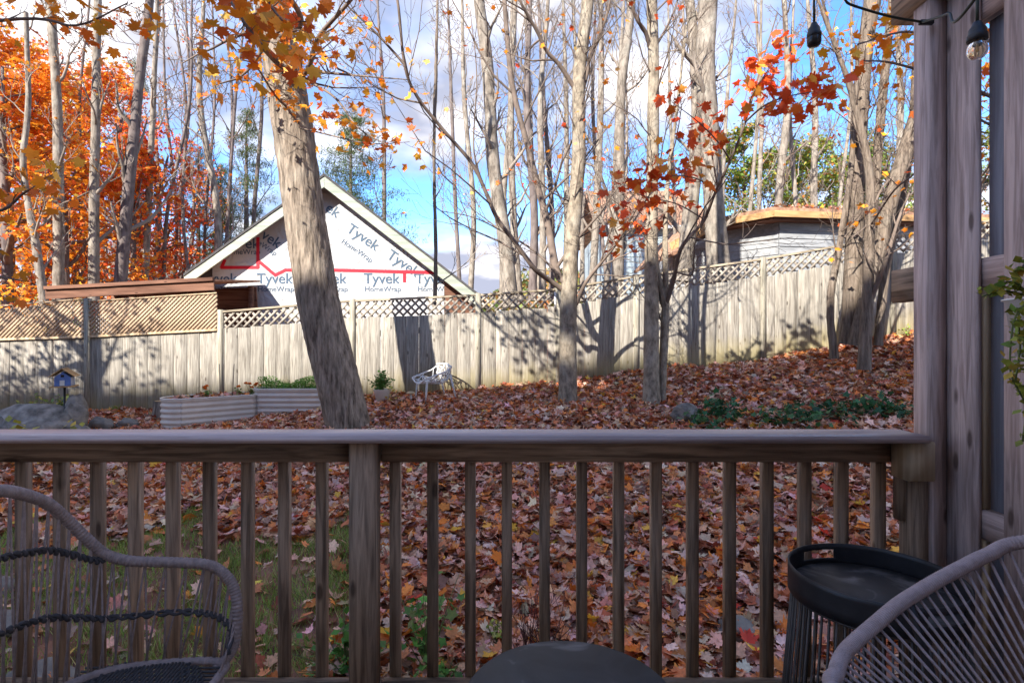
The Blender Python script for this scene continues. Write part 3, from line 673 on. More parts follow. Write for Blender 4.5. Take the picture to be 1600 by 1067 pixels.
def make_leanto():
    Y = 10.9; a = P(72, 460, Y); b = P(335, 446, Y)
    g = empty('wood_store', ((a[0] + b[0]) / 2, Y + .8, .2), 'long low wood store with red brown roof boards behind the tan lattice', 'shed')
    for i, (dy, dz, h) in enumerate(((0, 0, .19), (-.045, .12, .07))):
        plank('roof_edge_board', (a[0], Y + dy, a[2] + dz), (b[0], Y + dy, b[2] + dz), (0, 0, 1), h, .045, M['brownwood'], g)
    plank('roof_deck', (a[0], Y + 1, a[2] + .2), (b[0], Y + 1, b[2] + .2), (0, 1, .1), 2.0, .04, M['brownroof'], g)
    for x, z in ((a[0] + .1, a[2] - .1), ((a[0] + b[0]) / 2, (a[2] + b[2]) / 2 - .09), (b[0] - .1, b[2] - .09)):
        box('post', x - .05, x + .05, Y + .03, Y + .13, -.1, z, M['brownwood'], g); box('post', x - .05, x + .05, Y + 1.7, Y + 1.8, -.1, z + .25, M['brownwood'], g)
    plank('back_wall', (a[0], Y + 1.85, a[2] - .4), (b[0], Y + 1.85, b[2] - .4), (0, 0, 1), 1.1, .04, M['brownwood'], g)
    Y = 24; a = P(150, 440, Y); b = P(240, 440, Y); zt = P(0, 433, Y)[2]; zr = P(0, 408, Y)[2]
    c = empty('small_cabin', ((a[0] + b[0]) / 2, Y + 1, 0), 'small cabin with a pale teal metal roof deep among orange trees', 'cabin')
    prism('wall', [a[:2], b[:2], (b[0], Y + 3), (a[0], Y + 3)], 0, zt, M['greyside'], c)
    m = (a[0] + b[0]) / 2; pts = [(a[0] - .2, Y - .2, zt - .1), (m, Y - .2, zr), (b[0] + .2, Y - .2, zt - .1)]
    pts = pts + [(x, Y + 3.2, z) for x, y, z in pts]; pts += [(x, y, z + .08) for x, y, z in pts]
    poly('roof', pts, [(0, 1, 4, 3), (1, 2, 5, 4), (6, 9, 10, 7), (7, 10, 11, 8), (0, 6, 7, 1), (1, 7, 8, 2), (0, 3, 9, 6), (2, 8, 11, 5), (3, 4, 10, 9), (4, 5, 11, 10)], M['tealroof'], c)
    poly('gable', [(a[0], Y, zt), (b[0], Y, zt), (m, Y, zr), (a[0], Y + .1, zt), (b[0], Y + .1, zt), (m, Y + .1, zr)], [(0, 1, 2), (5, 4, 3), (0, 3, 4, 1), (1, 4, 5, 2), (2, 5, 3, 0)], M['tealroof'], c)
make_leanto()

# ------------------------------------------------------------------ trees
def trunk_mesh(pts, rad, sides=40, n=140, amp=.012, k=28, kz=3.5, flare=.0):
    c = catmull(pts, n); r = np.interp(np.linspace(0, 1, n), np.linspace(0, 1, len(rad)), rad)
    t = np.gradient(c, axis=0); t /= np.linalg.norm(t, axis=1, keepdims=True)
    ref = np.array([0, 1., 0]); u = np.cross(t, ref); u /= np.linalg.norm(u, axis=1, keepdims=True); w = np.cross(t, u)
    V = np.zeros((n, sides, 3)); s = np.concatenate([[0], np.cumsum(np.linalg.norm(np.diff(c, axis=0), axis=1))])
    for i in range(n):
        for j in range(sides):
            a = j / sides * 2 * math.pi; d = math.cos(a) * u[i] + math.sin(a) * w[i]
            q = Vector((math.cos(a) * r[i] * k, math.sin(a) * r[i] * k, s[i] * kz))
            h = amp * (1 - 2.6 * abs(mnoise.noise(q))) + .018 * mnoise.noise(q * .12)
            rr = r[i] * (1 + flare * math.exp(-s[i] * 4) * (1 + .35 * math.sin(a * 5))) + h
            V[i, j] = c[i] + d * rr
    i = np.arange(n - 1)[:, None]; j = np.arange(sides)[None]; j2 = (j + 1) % sides
    q = np.stack([i * sides + j, i * sides + j2, (i + 1) * sides + j2, (i + 1) * sides + j], -1).reshape(-1, 4)
    return V.reshape(-1, 3), q
def rv(d, ang, r):
    """unit vector tilted by ang from d in a random direction"""
    d = d / np.linalg.norm(d); a = r.standard_normal(3); a -= d * (a @ d); a /= np.linalg.norm(a) + 1e-9
    return d * math.cos(ang) + a * math.sin(ang)
def grow(tb, p, d, L, r0, lev, maxlev, r, up=.12, tips=None, kids=(6, 5, 4), minr=.0022, wob=.16):
    n = 6 if lev <= 1 else 5
    pts = [p]; dd = d.copy()
    for i in range(n - 1):
        dd = dd + wob * r.standard_normal(3) + np.array([0, 0, up]); dd /= np.linalg.norm(dd)
        pts.append(pts[-1] + dd * L / (n - 1))
    pts = np.array(pts); rad = np.linspace(r0, max(minr, r0 * .28), n)
    tb.tube(pts, rad, 8 if r0 > .03 else (5 if r0 > .009 else 3), cap=False)
    if tips is not None and lev >= maxlev - 1: tips.extend([(pts[-1], dd), (pts[n // 2], dd), (pts[-2], dd)])
    if lev < maxlev: spawn(tb, pts, rad, L, lev, maxlev, r, up, tips, kids, minr, wob)
def spawn(tb, pts, rad, L, lev, maxlev, r, up, tips, kids, minr, wob, t0=.25, t1=1.):
    k = kids[min(lev, len(kids) - 1)]
    for i in range(k):
        t = t0 + (t1 - t0) * (i + r.random()) / k; f = t * (len(pts) - 1); a = min(int(f), len(pts) - 2); u = f - a
        p = pts[a] * (1 - u) + pts[a + 1] * u; rr = rad[a] * (1 - u) + rad[a + 1] * u
        d = pts[a + 1] - pts[a]
        grow(tb, p, rv(d, r.uniform(.45, 1.0), r), L * r.uniform(.4, .68) * (1 - .35 * t), max(minr, rr * r.uniform(.4, .65)), lev + 1, maxlev, r, up, tips, kids, minr, wob)
def px_limb(tb, pl, r0, r1, r, maxlev=3, kids=(7, 4, 3), tips=None, L=None, twigs=True):
    """pl: list of (px, py, Y)"""
    pts = catmull([P(*q) for q in pl], max(8, 5 * len(pl))); rad = np.linspace(r0, r1, len(pts))
    tb.tube(pts, rad, 8 if r0 > .02 else 6, cap=False)
    if L is None: L = float(np.linalg.norm(pts[-1] - pts[0]))
    if twigs: spawn(tb, pts, rad, L * .75, 0, maxlev, r, .1, tips, kids, .002, .15, .15, 1.)
    if tips is not None: tips.append((pts[-1], pts[-1] - pts[-2]))
    return pts
def hang_leaves(tips, n, palette, size, spread, parent, nobj, r, name='leaf', weight=None):
    """leaves around twig tips: the first nobj are single leaf objects, the rest one foliage mesh"""
    idx = r.choice(len(tips), n, p=weight); pos = np.array([tips[i][0] for i in idx]) + r.normal(0, spread, (n, 3))
    cols = pick(palette, n, .12); sc = r.uniform(size * .75, size * 1.25, n)
    yaw = r.random(n) * 6.283; tilt = r.normal(-.6, .55, n); roll = r.normal(0, .5, n)
    nobj = min(nobj, n)
    order = np.argsort(np.linalg.norm(pos - np.array([0, 0, CAMZ]), axis=1) / 1.0)
    # single objects: the ones in view that show largest
    vis = np.array([abs(p[0] / max(p[1], .1)) < .95 and abs((p[2] - CAMZ) / max(p[1], .1)) < .64 and p[1] > .5 for p in pos])
    order = [i for i in order if vis[i]] + [i for i in order if not vis[i]]
    for i in order[:nobj]: leaf_object(name, pos[i], sc[i], (tilt[i], roll[i], yaw[i]), cols[i], parent)
    rest = np.array(order[nobj:], int)
    if len(rest):
        v, f, c = leaf_arrays(LLO, pos[rest], sc[rest], yaw[rest], tilt[rest], roll[rest], r.normal(0, .5, len(rest)), r.normal(0, .3, len(rest)), cols[rest])
        o = obj('foliage', arr_mesh('foliage', v, [f], c), M['leaf'], parent); tag(o, kind='stuff')

def tree_A():
    r = np.random.default_rng(11); Y = 7.0
    pl = [(550, 712), (546, 672), (529, 600), (503, 500), (485, 400), (471, 300), (458, 200), (441, 100), (424, 0), (405, -120), (392, -260)]
    hw = [35, 32, 32, 31, 29.5, 28.5, 29, 27, 21, 17, 12]
    pts = [P(x, y, Y) for x, y in pl]; base = pts[0]
    t = empty('maple_tree', tuple(base), 'thick leaning maple with deeply furrowed bark and orange leaves high up', 'tree')
    v, q = trunk_mesh(pts, [h * Y / F for h in hw], 56, 260, .016, 26, 3.2, .1)
    obj('trunk', arr_mesh('trunk', v - base, [q], smooth=True), M['barkA'], t, tuple(base))
    tb = TB(); tips = []; near = []
    px_limb(tb, [(450, 130, 7), (480, 110, 6.6), (497, 60, 6.2), (540, 10, 5.8), (600, -60, 5.5)], .04, .012, r, tips=tips)
    px_limb(tb, [(445, 110, 6.9), (400, 60, 6.0), (370, 10, 5.2), (330, -60, 4.6)], .045, .015, r, tips=tips)
    px_limb(tb, [(432, 60, 7), (470, 35, 6), (440, -20, 5), (400, -60, 4.2)], .04, .014, r, tips=tips)
    # the low hanging spray over the left of the deck
    px_limb(tb, [(300, -160, 4.4), (340, -40, 3.7), (375, 25, 3.4), (410, 70, 3.3)], .016, .004, r, 2, (6, 3), near, .55)
    px_limb(tb, [(330, -160, 4.4), (400, -30, 3.8), (440, 30, 3.6), (478, 34, 3.5)], .014, .004, r, 2, (6, 3), near, .5)
    px_limb(tb, [(470, 110, 6.8), (520, 115, 6.2), (575, 120, 5.8), (640, 125, 5.5)], .02, .004, r, 3, (6, 3, 2), tips, 1.0)
    px_limb(tb, [(465, 120, 6.8), (520, 150, 6.0), (560, 200, 5.6), (610, 230, 5.4)], .018, .004, r, 3, (6, 3, 2), tips, .9)
    px_limb(tb, [(470, 200, 6.8), (530, 215, 6.2), (580, 225, 6), (640, 222, 6)], .012, .003, r, 3, (5, 3, 2), tips, .7)
    px_limb(tb, [(452, 170, 6.9), (430, 150, 6.5), (395, 100, 6), (350, 95, 5.7)], .018, .004, r, 3, (6, 3, 2), tips, .8)
    for i in range(26):       # tangle of thin shoots on the trunk burl
        p = P(r.uniform(430, 480), r.uniform(95, 150), 6.72); grow(tb, p, rv(np.array([r.normal(0, .7), -.5, .1]), .6, r), r.uniform(.25, .6), .006, 1, 2, r, .02, tips, (2, 2), .0018, .3)
    px_limb(tb, [(424, 0, 7), (380, -60, 6.6), (330, -200, 6.2)], .07, .03, r); px_limb(tb, [(418, -40, 7), (470, -120, 7.2), (520, -260, 7.4)], .07, .03, r)
    tb.build('crown', M['twig'], t, origin=tuple(base))
    hang_leaves(near, 170, ORANGE, .085, .13, t, 130, r)
    hi = [q for q in tips if (q[0][2] - CAMZ) / q[0][1] > .33]
    hang_leaves(hi, 420, ORANGE, .075, .14, t, 80, r)
    hang_leaves(tips, 150, ORANGE, .07, .12, t, 60, r)
tree_A()

def placed_tree(name, label, trunks, limbs, Y, barkm, twigm, seed, leaves=None, cat='tree', side=28, amp=.006, group=None, kids=(7, 4, 3), extra_twigs=10, flare=.12, far=False):
    r = np.random.default_rng(seed)
    base = P(trunks[0][0][0], trunks[0][0][1], Y); t = empty(name, tuple(base), label, cat, group)
    for tr in trunks:
        pts = [P(q[0], q[1], q[3] if len(q) > 3 else Y) for q in tr]; rad = [q[2] * (q[3] if len(q) > 3 else Y) / F for q in tr]
        v, q = trunk_mesh(pts, rad, side, 110, amp, 22, 3, flare)
        obj('trunk', arr_mesh('trunk', v - base, [q], smooth=True), barkm, t, tuple(base))
    tb = TB(); tips = []
    for pl, a, b in limbs: px_limb(tb, pl, a, b, r, 3, kids, tips)
    for tr in trunks:
        pts = catmull([P(q[0], q[1], q[3] if len(q) > 3 else Y) for q in tr], 30); rad = np.full(30, .02)
        if far:
            rad = np.interp(np.linspace(0, 1, 30), np.linspace(0, 1, len(tr)), [q[2] * Y / F for q in tr]) * .75
            spawn(tb, pts, rad, .2 * Y, 0, 3, r, .16, tips, (extra_twigs, 5, 4, 3), .00042 * Y, .2, .12, 1)
        elif extra_twigs: spawn(tb, pts, rad, 2.3, 0, 3, r, .1, tips, (extra_twigs, 5, 4, 2), .002, .16, .35, 1)
    tb.build('crown', twigm, t, origin=tuple(base))
    if leaves: 
        n, pal, size, nobj = leaves; hang_leaves(tips, n, pal, size, .06, t, nobj, r)
    return t, tips
YB = 7.6
placed_tree('maple_tree', 'pale straight maple with wide low limbs standing in the leaves before the fence', [[(888, 646, 14.5), (888, 560, 13), (888, 490, 13), (892, 400, 11.5), (898, 320, 11), (904, 240, 10), (904, 130, 9.5), (910, 70, 9), (918, 0, 9), (925, -120, 8), (932, -260, 6)]],
    [([(878, 452, YB), (857, 437, 7.5), (837, 422, 7.3), (820, 400, 7.2), (801, 374, 7.1), (776, 340, 7), (755, 291, 6.9), (737, 255, 6.8), (689, 199, 6.6), (651, 150, 6.4), (632, 101, 6.2), (621, 0, 6), (600, -100, 5.9)], .036, .012),
     ([(632, 101, 6.2), (599, 64, 6.1), (569, 34, 6), (539, 4, 5.9), (520, -40, 5.8)], .015, .006),
     ([(880, 436, YB), (864, 420, 7.6), (833, 391, 7.7), (789, 364, 7.8), (740, 340, 7.9), (690, 330, 8)], .02, .006),
     ([(884, 440, YB), (870, 425, 7.7), (857, 357, 7.8), (845, 310, 7.9), (828, 242, 8), (800, 130, 8.1), (788, 0, 8.2), (780, -100, 8.2)], .06, .03),
     ([(900, 476, YB), (915, 442, 7.5), (937, 413, 7.4), (959, 386, 7.3), (974, 362, 7.2), (1000, 313, 7.1), (1030, 240, 7)], .028, .01),
     ([(937, 413, 7.4), (945, 390, 7.3), (955, 360, 7.2), (972, 327, 7.2), (945, 300, 7.1), (935, 250, 7.1)], .012, .005),
     ([(897, 137, YB), (875, 103, 7.5), (855, 81, 7.4), (839, 49, 7.3), (825, 25, 7.2), (812, 0, 7.1), (790, -60, 7)], .034, .015),
     ([(907, 155, YB), (918, 112, 7.6), (922, 83, 7.6), (936, 61, 7.6), (954, 0, 7.6), (970, -70, 7.6)], .03, .012),
     ([(890, 315, YB), (870, 305, 7.5), (850, 290, 7.4), (830, 262, 7.3), (822, 230, 7.3)], .012, .005),
     ([(755, 291, 6.9), (740, 230, 6.8), (745, 120, 6.8), (735, 20, 6.8)], .012, .005)],
    YB, M['barkB'], M['twig'], 21, (190, [(.5, ORANGE[0][1]), (.3, RED[0][1]), (.2, (.8, .5, .15))], .06, 130), extra_twigs=24)
YC = 7.0
placed_tree('maple_tree', 'slim pale maple trunk ringed with scars next to a forked sapling', [[(1019, 646, 13), (1018, 560, 11.5), (1018, 480, 11), (1017, 400, 10), (1018, 300, 9), (1020, 200, 8.5), (1021, 100, 8), (1018, 0, 8), (1016, -120, 7), (1014, -240, 5)]],
    [([(1016, 75, YC), (1008, 50, 6.9), (995, 30, 6.8), (985, 0, 6.7), (975, -60, 6.6)], .03, .012), ([(1026, 70, YC), (1035, 55, 7), (1048, 30, 7), (1059, 0, 7), (1075, -60, 7)], .018, .007),
     ([(1015, 330, YC), (985, 300, 7.2), (960, 250, 7.4), (945, 190, 7.5)], .012, .004)],
    YC, M['barkB'], M['twig'], 22, (40, RED, .06, 40), extra_twigs=18)
YS = 7.05
t, tips = placed_tree('maple_sapling', 'forked sapling carrying a spray of vivid red leaves beside the slim trunk', [[(1034, 628, 5), (1037, 560, 6), (1039, 500, 6), (1040, 474, 5)], [(1040, 478, 5), (1030, 440, 4.5), (1024, 400, 4), (1020, 350, 3.5)], [(1040, 476, 4.5), (1040, 430, 4), (1040, 331, 3.5), (1047, 250, 3), (1060, 150, 2), (1072, 40, 1.5)]],
    [([(1040, 478, YS), (1052, 440, 6.9), (1063, 391, 6.6), (1085, 362, 6.6), (1101, 343, 6.5), (1118, 300, 6.2), (1141, 250, 5.95), (1165, 190, 5.75), (1190, 100, 5.6), (1215, 20, 5.5)], .03, .006),
     ([(1056, 425, 6.8), (1080, 430, 6.6), (1084, 410, 6.5), (1086, 380, 6.4), (1100, 345, 6.2)], .012, .005),
     ([(1060, 280, 6.9), (1020, 300, 6.2), (1000, 330, 5.8), (985, 355, 5.6)], .01, .004)],
    YS, M['barkB'], M['twig'], 23, None, extra_twigs=4)
def red_spray(t):
    r = np.random.default_rng(5); tb = TB(); tips = []
    base = np.array(t.location)
    px_limb(tb, [(1118, 300, 6.25), (1090, 280, 5.85), (1050, 275, 5.55), (1012, 285, 5.35)], .01, .003, r, 2, (8, 3), tips, .55)
    px_limb(tb, [(1141, 250, 5.95), (1120, 220, 5.65), (1090, 190, 5.45), (1050, 160, 5.35)], .01, .003, r, 2, (7, 3), tips, .5)
    px_limb(tb, [(1165, 190, 5.75), (1195, 165, 5.35), (1235, 150, 5.15), (1300, 140, 4.95)], .012, .003, r, 2, (10, 3), tips, .5)
    px_limb(tb, [(1165, 190, 5.75), (1175, 150, 5.55), (1200, 110, 5.35), (1225, 70, 5.25)], .009, .003, r, 2, (6, 3), tips, .4)
    px_limb(tb, [(1101, 343, 6.65), (1060, 320, 6.15), (1020, 310, 5.85), (985, 300, 5.75)], .009, .003, r, 2, (7, 3), tips, .4)
    px_limb(tb, [(1040, 331, 6.90), (1010, 350, 6.90), (985, 370, 6.45), (950, 380, 6.25)], .008, .003, r, 2, (6, 3), tips, .35)
    o = tb.build('twigs', M['twig'], t, origin=tuple(base))
    hang_leaves(tips, 330, RED, .092, .11, t, 280, r)
red_spray(t)
YD = 7.7
placed_tree('maple_tree', 'cluster of stout brown trunks fanning out from one base near the screen post', [
    [(1328, 538, 14), (1332, 460, 13), (1336, 325, 12), (1343, 180, 11), (1354, 60, 10), (1372, -60, 13), (1380, -200, 11)],
    [(1337, 540, 10, 7.55), (1350, 480, 10, 7.5), (1365, 425, 10.5, 7.45), (1388, 325, 11, 7.4), (1410, 250, 11, 7.4), (1432, 180, 10, 7.4), (1460, 60, 11, 7.4), (1480, -60, 10, 7.4)],
    [(1345, 540, 5, 7.95), (1356, 440, 5, 7.95), (1367, 300, 6, 7.95), (1376, 180, 6, 7.95), (1392, 20, 5, 8), (1402, -100, 4, 8)],
    [(1372, 540, 6, 7.9), (1384, 420, 6, 7.9), (1404, 330, 6, 7.9), (1422, 230, 5, 7.9), (1432, 100, 5, 7.9)]],
    [([(1400, 270, 7.4), (1375, 300, 7.3), (1355, 350, 7.2), (1330, 372, 7.1)], .02, .006), ([(1350, 170, 7.7), (1310, 90, 7.6), (1290, 20, 7.5), (1270, -60, 7.5)], .03, .01)],
    YD, M['barkD'], M['twig'], 24, (80, [(.6, GOLD[0][1]), (.4, ORANGE[0][1])], .06, 60), extra_twigs=12)
placed_tree('maple_sapling', 'dark slender sapling with crooked forks in front of the trunk cluster', [[(1350, 578, 9), (1354, 500, 8), (1356, 456, 7.5), (1358, 370, 7), (1359, 287, 6), (1349, 220, 5), (1334, 161, 4), (1312, 90, 3), (1270, -20, 2)]],
    [([(1360, 466, 7.2), (1372, 440, 7.1), (1385, 404, 7), (1404, 343, 7), (1423, 297, 7)], .035, .012), ([(1356, 300, 7.2), (1350, 240, 7.2), (1335, 200, 7.1), (1300, 170, 7)], .014, .005), ([(1362, 350, 7.1), (1395, 300, 6.3), (1425, 275, 5.8), (1450, 250, 5.5)], .015, .005)],
    7.2, M['barkD'], M['twig'], 25, (40, [(.6, GOLD[0][1]), (.4, RED[0][1])], .06, 40), extra_twigs=5)
placed_tree('maple_sapling', 'thin leaning sapling stem on the far side of the trunk cluster by the fence', [[(1304, 560, 6), (1298, 500, 5), (1298, 460, 5), (1305, 420, 5), (1315, 362, 4.5), (1326, 290, 4), (1335, 200, 3), (1340, 80, 2)]],
    [([(1315, 362, 7.5), (1335, 345, 7.3), (1352, 325, 7.1)], .012, .005)], 7.6, M['barkD'], M['twig'], 26, (14, ORANGE, .06, 14), extra_twigs=4)
def screen_spray():
    """golden spray of an overhanging maple that grows beyond the privacy screen"""
    r = np.random.default_rng(61); base = np.array([6.4, 6.0, float(zg(6.4, 6.0))])
    t = empty('maple_tree', tuple(base), 'golden orange maple growing on the outer side of the privacy screen', 'tree')
    pts = [base + np.array(q) for q in ((0, 0, -.1), (-.05, -.1, 1.2), (-.2, -.1, 2.6), (-.35, -.2, 4.4), (-.4, -.2, 6.5))]
    v, q = trunk_mesh(pts, [.15, .13, .115, .09, .05], 24, 70, .006); obj('trunk', arr_mesh('trunk', v - base, [q], smooth=True), M['barkB'], t, tuple(base))
    tb = TB(); tips = []; near = []
    for i in range(9):
        z = r.uniform(1.3, 5); grow(tb, base + np.array([-.15, -.1, z]), rv(np.array([-.2, -.3, .5]), 1.0, r), r.uniform(1.5, 2.6), .035, 0, 2, r, .06, tips, (6, 5))
    px_limb(tb, [(1900, 120, 5.6), (1650, 60, 4.6), (1500, 70, 4.0), (1420, 50, 3.7), (1340, 70, 3.5)], .02, .004, r, 2, (12, 3), near, .55)
    px_limb(tb, [(1900, 160, 5.6), (1650, 180, 4.8), (1500, 130, 4.2), (1400, 100, 4.0), (1350, 95, 3.9)], .02, .004, r, 2, (10, 3), near, .5)
    tb.build('crown', M['twig'], t, origin=tuple(base))
    hang_leaves(near, 100, GOLD, .06, .09, t, 90, r); hang_leaves(tips, 900, ORANGE, .075, .14, t, 40, r)
screen_spray()
def left_maple():
    r = np.random.default_rng(62); base = np.array([-9.3, 4.6, float(zg(-9.3, 4.6))])
    t = empty('maple_tree', tuple(base), 'golden brown maple reaching in at the side of the yard near the birdhouse', 'tree')
    pts = [base + np.array(q) for q in ((0, 0, -.1), (.05, -.1, 1.5), (.1, -.05, 3), (.2, .1, 5), (.2, .1, 8))]
    v, q = trunk_mesh(pts, [.2, .17, .15, .12, .06], 24, 70, .006); obj('trunk', arr_mesh('trunk', v - base, [q], smooth=True), M['barkB'], t, tuple(base))
    tb = TB(); tips = []; near = []
    for i in range(12):
        z = r.uniform(2.2, 6); grow(tb, base + np.array([.1, 0, z]), rv(np.array([-.1, .1, .5]), 1.1, r), r.uniform(1.4, 2.4), .04, 0, 2, r, .05, tips, (6, 5))
    px_limb(tb, [(-920, 200, 4.7), (-300, 250, 4.2), (-40, 330, 3.9), (40, 300, 3.8), (70, 280, 3.7)], .02, .004, r, 2, (10, 3), near, .6)
    px_limb(tb, [(-920, 260, 4.7), (-300, 360, 4.3), (-60, 420, 4.1), (40, 440, 4.0)], .02, .004, r, 2, (8, 3), near, .5)
    px_limb(tb, [(-920, 100, 4.7), (-250, 60, 4.2), (30, 30, 4), (120, 40, 3.9), (200, 5, 3.8)], .02, .004, r, 2, (12, 3), near, .5)
    tb.build('crown', M['twig'], t, origin=tuple(base))
    hang_leaves(near, 190, GOLD + [(.5, (.74, .28, .03))], .07, .1, t, 150, r); hang_leaves(tips, 1500, ORANGE, .075, .16, t, 0, r)
left_maple()

# --- trees beyond the fence that are placed one by one
def far_tree(name, label, pl, Y, barkm, seed, group=None, twigm=None, leaves=None, tw=9):
    return placed_tree(name, label, [pl], [], Y, barkm, twigm or M['twiglt'], seed, leaves, 'tree', 16, .006, group, extra_twigs=tw, flare=.05, far=True)
far_tree('bare_tree', 'stout pale bare trunk rising in front of the grey shed', [(1126, 440, 18), (1122, 400, 17), (1114, 300, 15), (1108, 200, 14.5), (1102, 100, 14), (1106, 0, 14), (1108, -150, 11)], 10.4, M['barkbg'], 31)
far_tree('bare_tree', 'slimmer pale trunk leaning in beside the stout trunk at the shed', [(1068, 440, 11), (1074, 380, 12), (1081, 300, 12), (1090, 200, 10), (1085, 80, 8), (1070, -60, 6)], 10.8, M['barkbg'], 32)
far_tree('bare_tree', 'grey bare trunk curving up past the garage corner', [(799, 480, 12), (796, 440, 11.5), (788, 370, 11), (776, 300, 10), (768, 230, 10), (766, 180, 9), (760, 90, 9), (748, 0, 8), (738, -130, 6)], 10.6, M['barkbg'], 33)
far_tree('bare_tree', 'single dark slender sapling standing before the garage rake', [(679, 480, 3), (681, 400, 2.7), (678, 250, 2.3), (681, 110, 2.5), (684, -20, 1.5)], 9.4, M['barkD'], 34, tw=5)
far_tree('bare_tree', 'pale birch like trunk between the fence and the blue cottage', [(964, 470, 10), (966, 400, 9), (968, 300, 7.5), (970, 150, 7), (985, 20, 6), (990, -100, 5)], 11.4, M['barkbg'], 35)
G = 'bare grey trees in the woods behind the fence'
LB = 'bare grey tree trunk among the thin woods behind the fence'
for i, (x0, x1, hw, Y, dk) in enumerate([(832, 828, 6, 14, 1), (812, 805, 5.5, 14.5, 0), (848, 856, 5, 13, 0), (862, 842, 4, 15, 1), (925, 940, 5.5, 13.5, 0), (945, 975, 4, 15, 0), (1000, 960, 2, 24, 0),
        (1052, 1044, 2.4, 14, 0), (1163, 1190, 3, 17, 0), (1222, 1226, 6, 15, 0), (1252, 1240, 3.2, 16, 0), (1282, 1262, 5, 17, 0), (1310, 1330, 2.5, 18, 0), (735, 722, 4, 17, 0), (720, 700, 3, 20, 1), (600, 590, 3, 24, 1),
        (884, 880, 4, 18, 0), (1130, 1150, 3, 19, 0), (1195, 1180, 3.5, 19, 0), (785, 800, 4, 16, 0), (952, 930, 3, 17, 1), (1410, 1400, 5, 16, 0), (910, 895, 3.5, 16, 0), (845, 820, 3.5, 17, 0)]):
    pl = [(x0, 470, hw * 1.1), (x0 + (x1 - x0) * .3 + random.uniform(-9, 9), 330, hw), (x0 + (x1 - x0) * .7 + random.uniform(-12, 12), 160, hw * .85), (x1, 0, hw * .5), (x1 + (x1 - x0) * .3, -180, hw * .25)]
    far_tree('bare_tree', 'dark brownish bare trunk among the thin woods behind the fence' if dk else LB, pl, Y, M['barkdk'] if dk else M['barkbg'], 100 + i, 'dark bare trees in the woods behind the fence' if dk else G, M['twig'] if i % 3 == 0 else M['twiglt'], (26, ORANGE, .06, 0) if i % 2 else None, 11)
GL = 'grey trunks standing among the orange maples'
far_tree('bare_tree', 'pale upright trunk with dark scars rising from behind the wood store', [(92, 470, 8), (92, 400, 7.5), (91, 300, 7), (90, 200, 6.5), (85, 100, 6), (78, 0, 6), (70, -150, 5)], 13.5, M['barkbg'], 41, None, None, (60, ORANGE, .07, 0))
far_tree('bare_tree', 'second pale upright trunk behind the wood store with rough mottled bark', [(147, 470, 7.5), (147, 400, 7.5), (147, 300, 6.5), (149, 200, 6), (150, 100, 5.5), (153, 0, 5), (156, -150, 4)], 14, M['barkbg'], 42, None, None, (60, ORANGE, .07, 0))
far_tree('bare_tree', 'dark leaning trunk beyond the wood store, purple grey', [(186, 470, 9), (192, 400, 9), (200, 300, 8), (208, 220, 7.5), (218, 120, 6.5), (232, 20, 6), (246, -120, 5)], 14.5, M['barkdk'], 43, None, None, (60, RED, .07, 0))
far_tree('bare_tree', 'crooked pale trunk leaning at the end of the wood store', [(70, 475, 6), (62, 420, 6), (54, 370, 5.5), (44, 320, 4.5), (36, 250, 4), (44, 160, 3.5), (40, 20, 3)], 12.5, M['barkbg'], 44, None, None, (120, ORANGE, .07, 0))
for i, (x0, x1, hw, Y, dk) in enumerate([(226, 246, 4.5, 17, 0), (255, 300, 2.5, 18, 1), (300, 270, 2.2, 20, 1), (337, 318, 5, 19, 0), (318, 332, 2, 24, 1), (272, 255, 2.2, 23, 1), (350, 385, 2.6, 22, 1), (110, 140, 2.4, 18, 1), (20, -6, 4.5, 15, 0), (395, 400, 3, 24, 1), (285, 290, 2.5, 26, 1), (362, 350, 2.5, 27, 1), (244, 250, 2.5, 26, 1)]):
    pl = [(x0, 470, hw * 1.1), (x0 + (x1 - x0) * .3 + random.uniform(-9, 9), 330, hw), (x0 + (x1 - x0) * .7 + random.uniform(-12, 12), 160, hw * .85), (x1, 0, hw * .5), (x1 + (x1 - x0) * .3, -180, hw * .25)]
    far_tree('bare_tree', ('thin dark trunk' if dk else 'thin pale grey trunk') + ' among the orange maples beyond the wood store', pl, Y, M['barkdk'] if dk else M['barkbg'], 140 + i, ('dark ' if dk else 'pale ') + GL, M['twig'] if dk else M['twiglt'], (110, ORANGE if i % 2 else RED, .07, 0), 10)

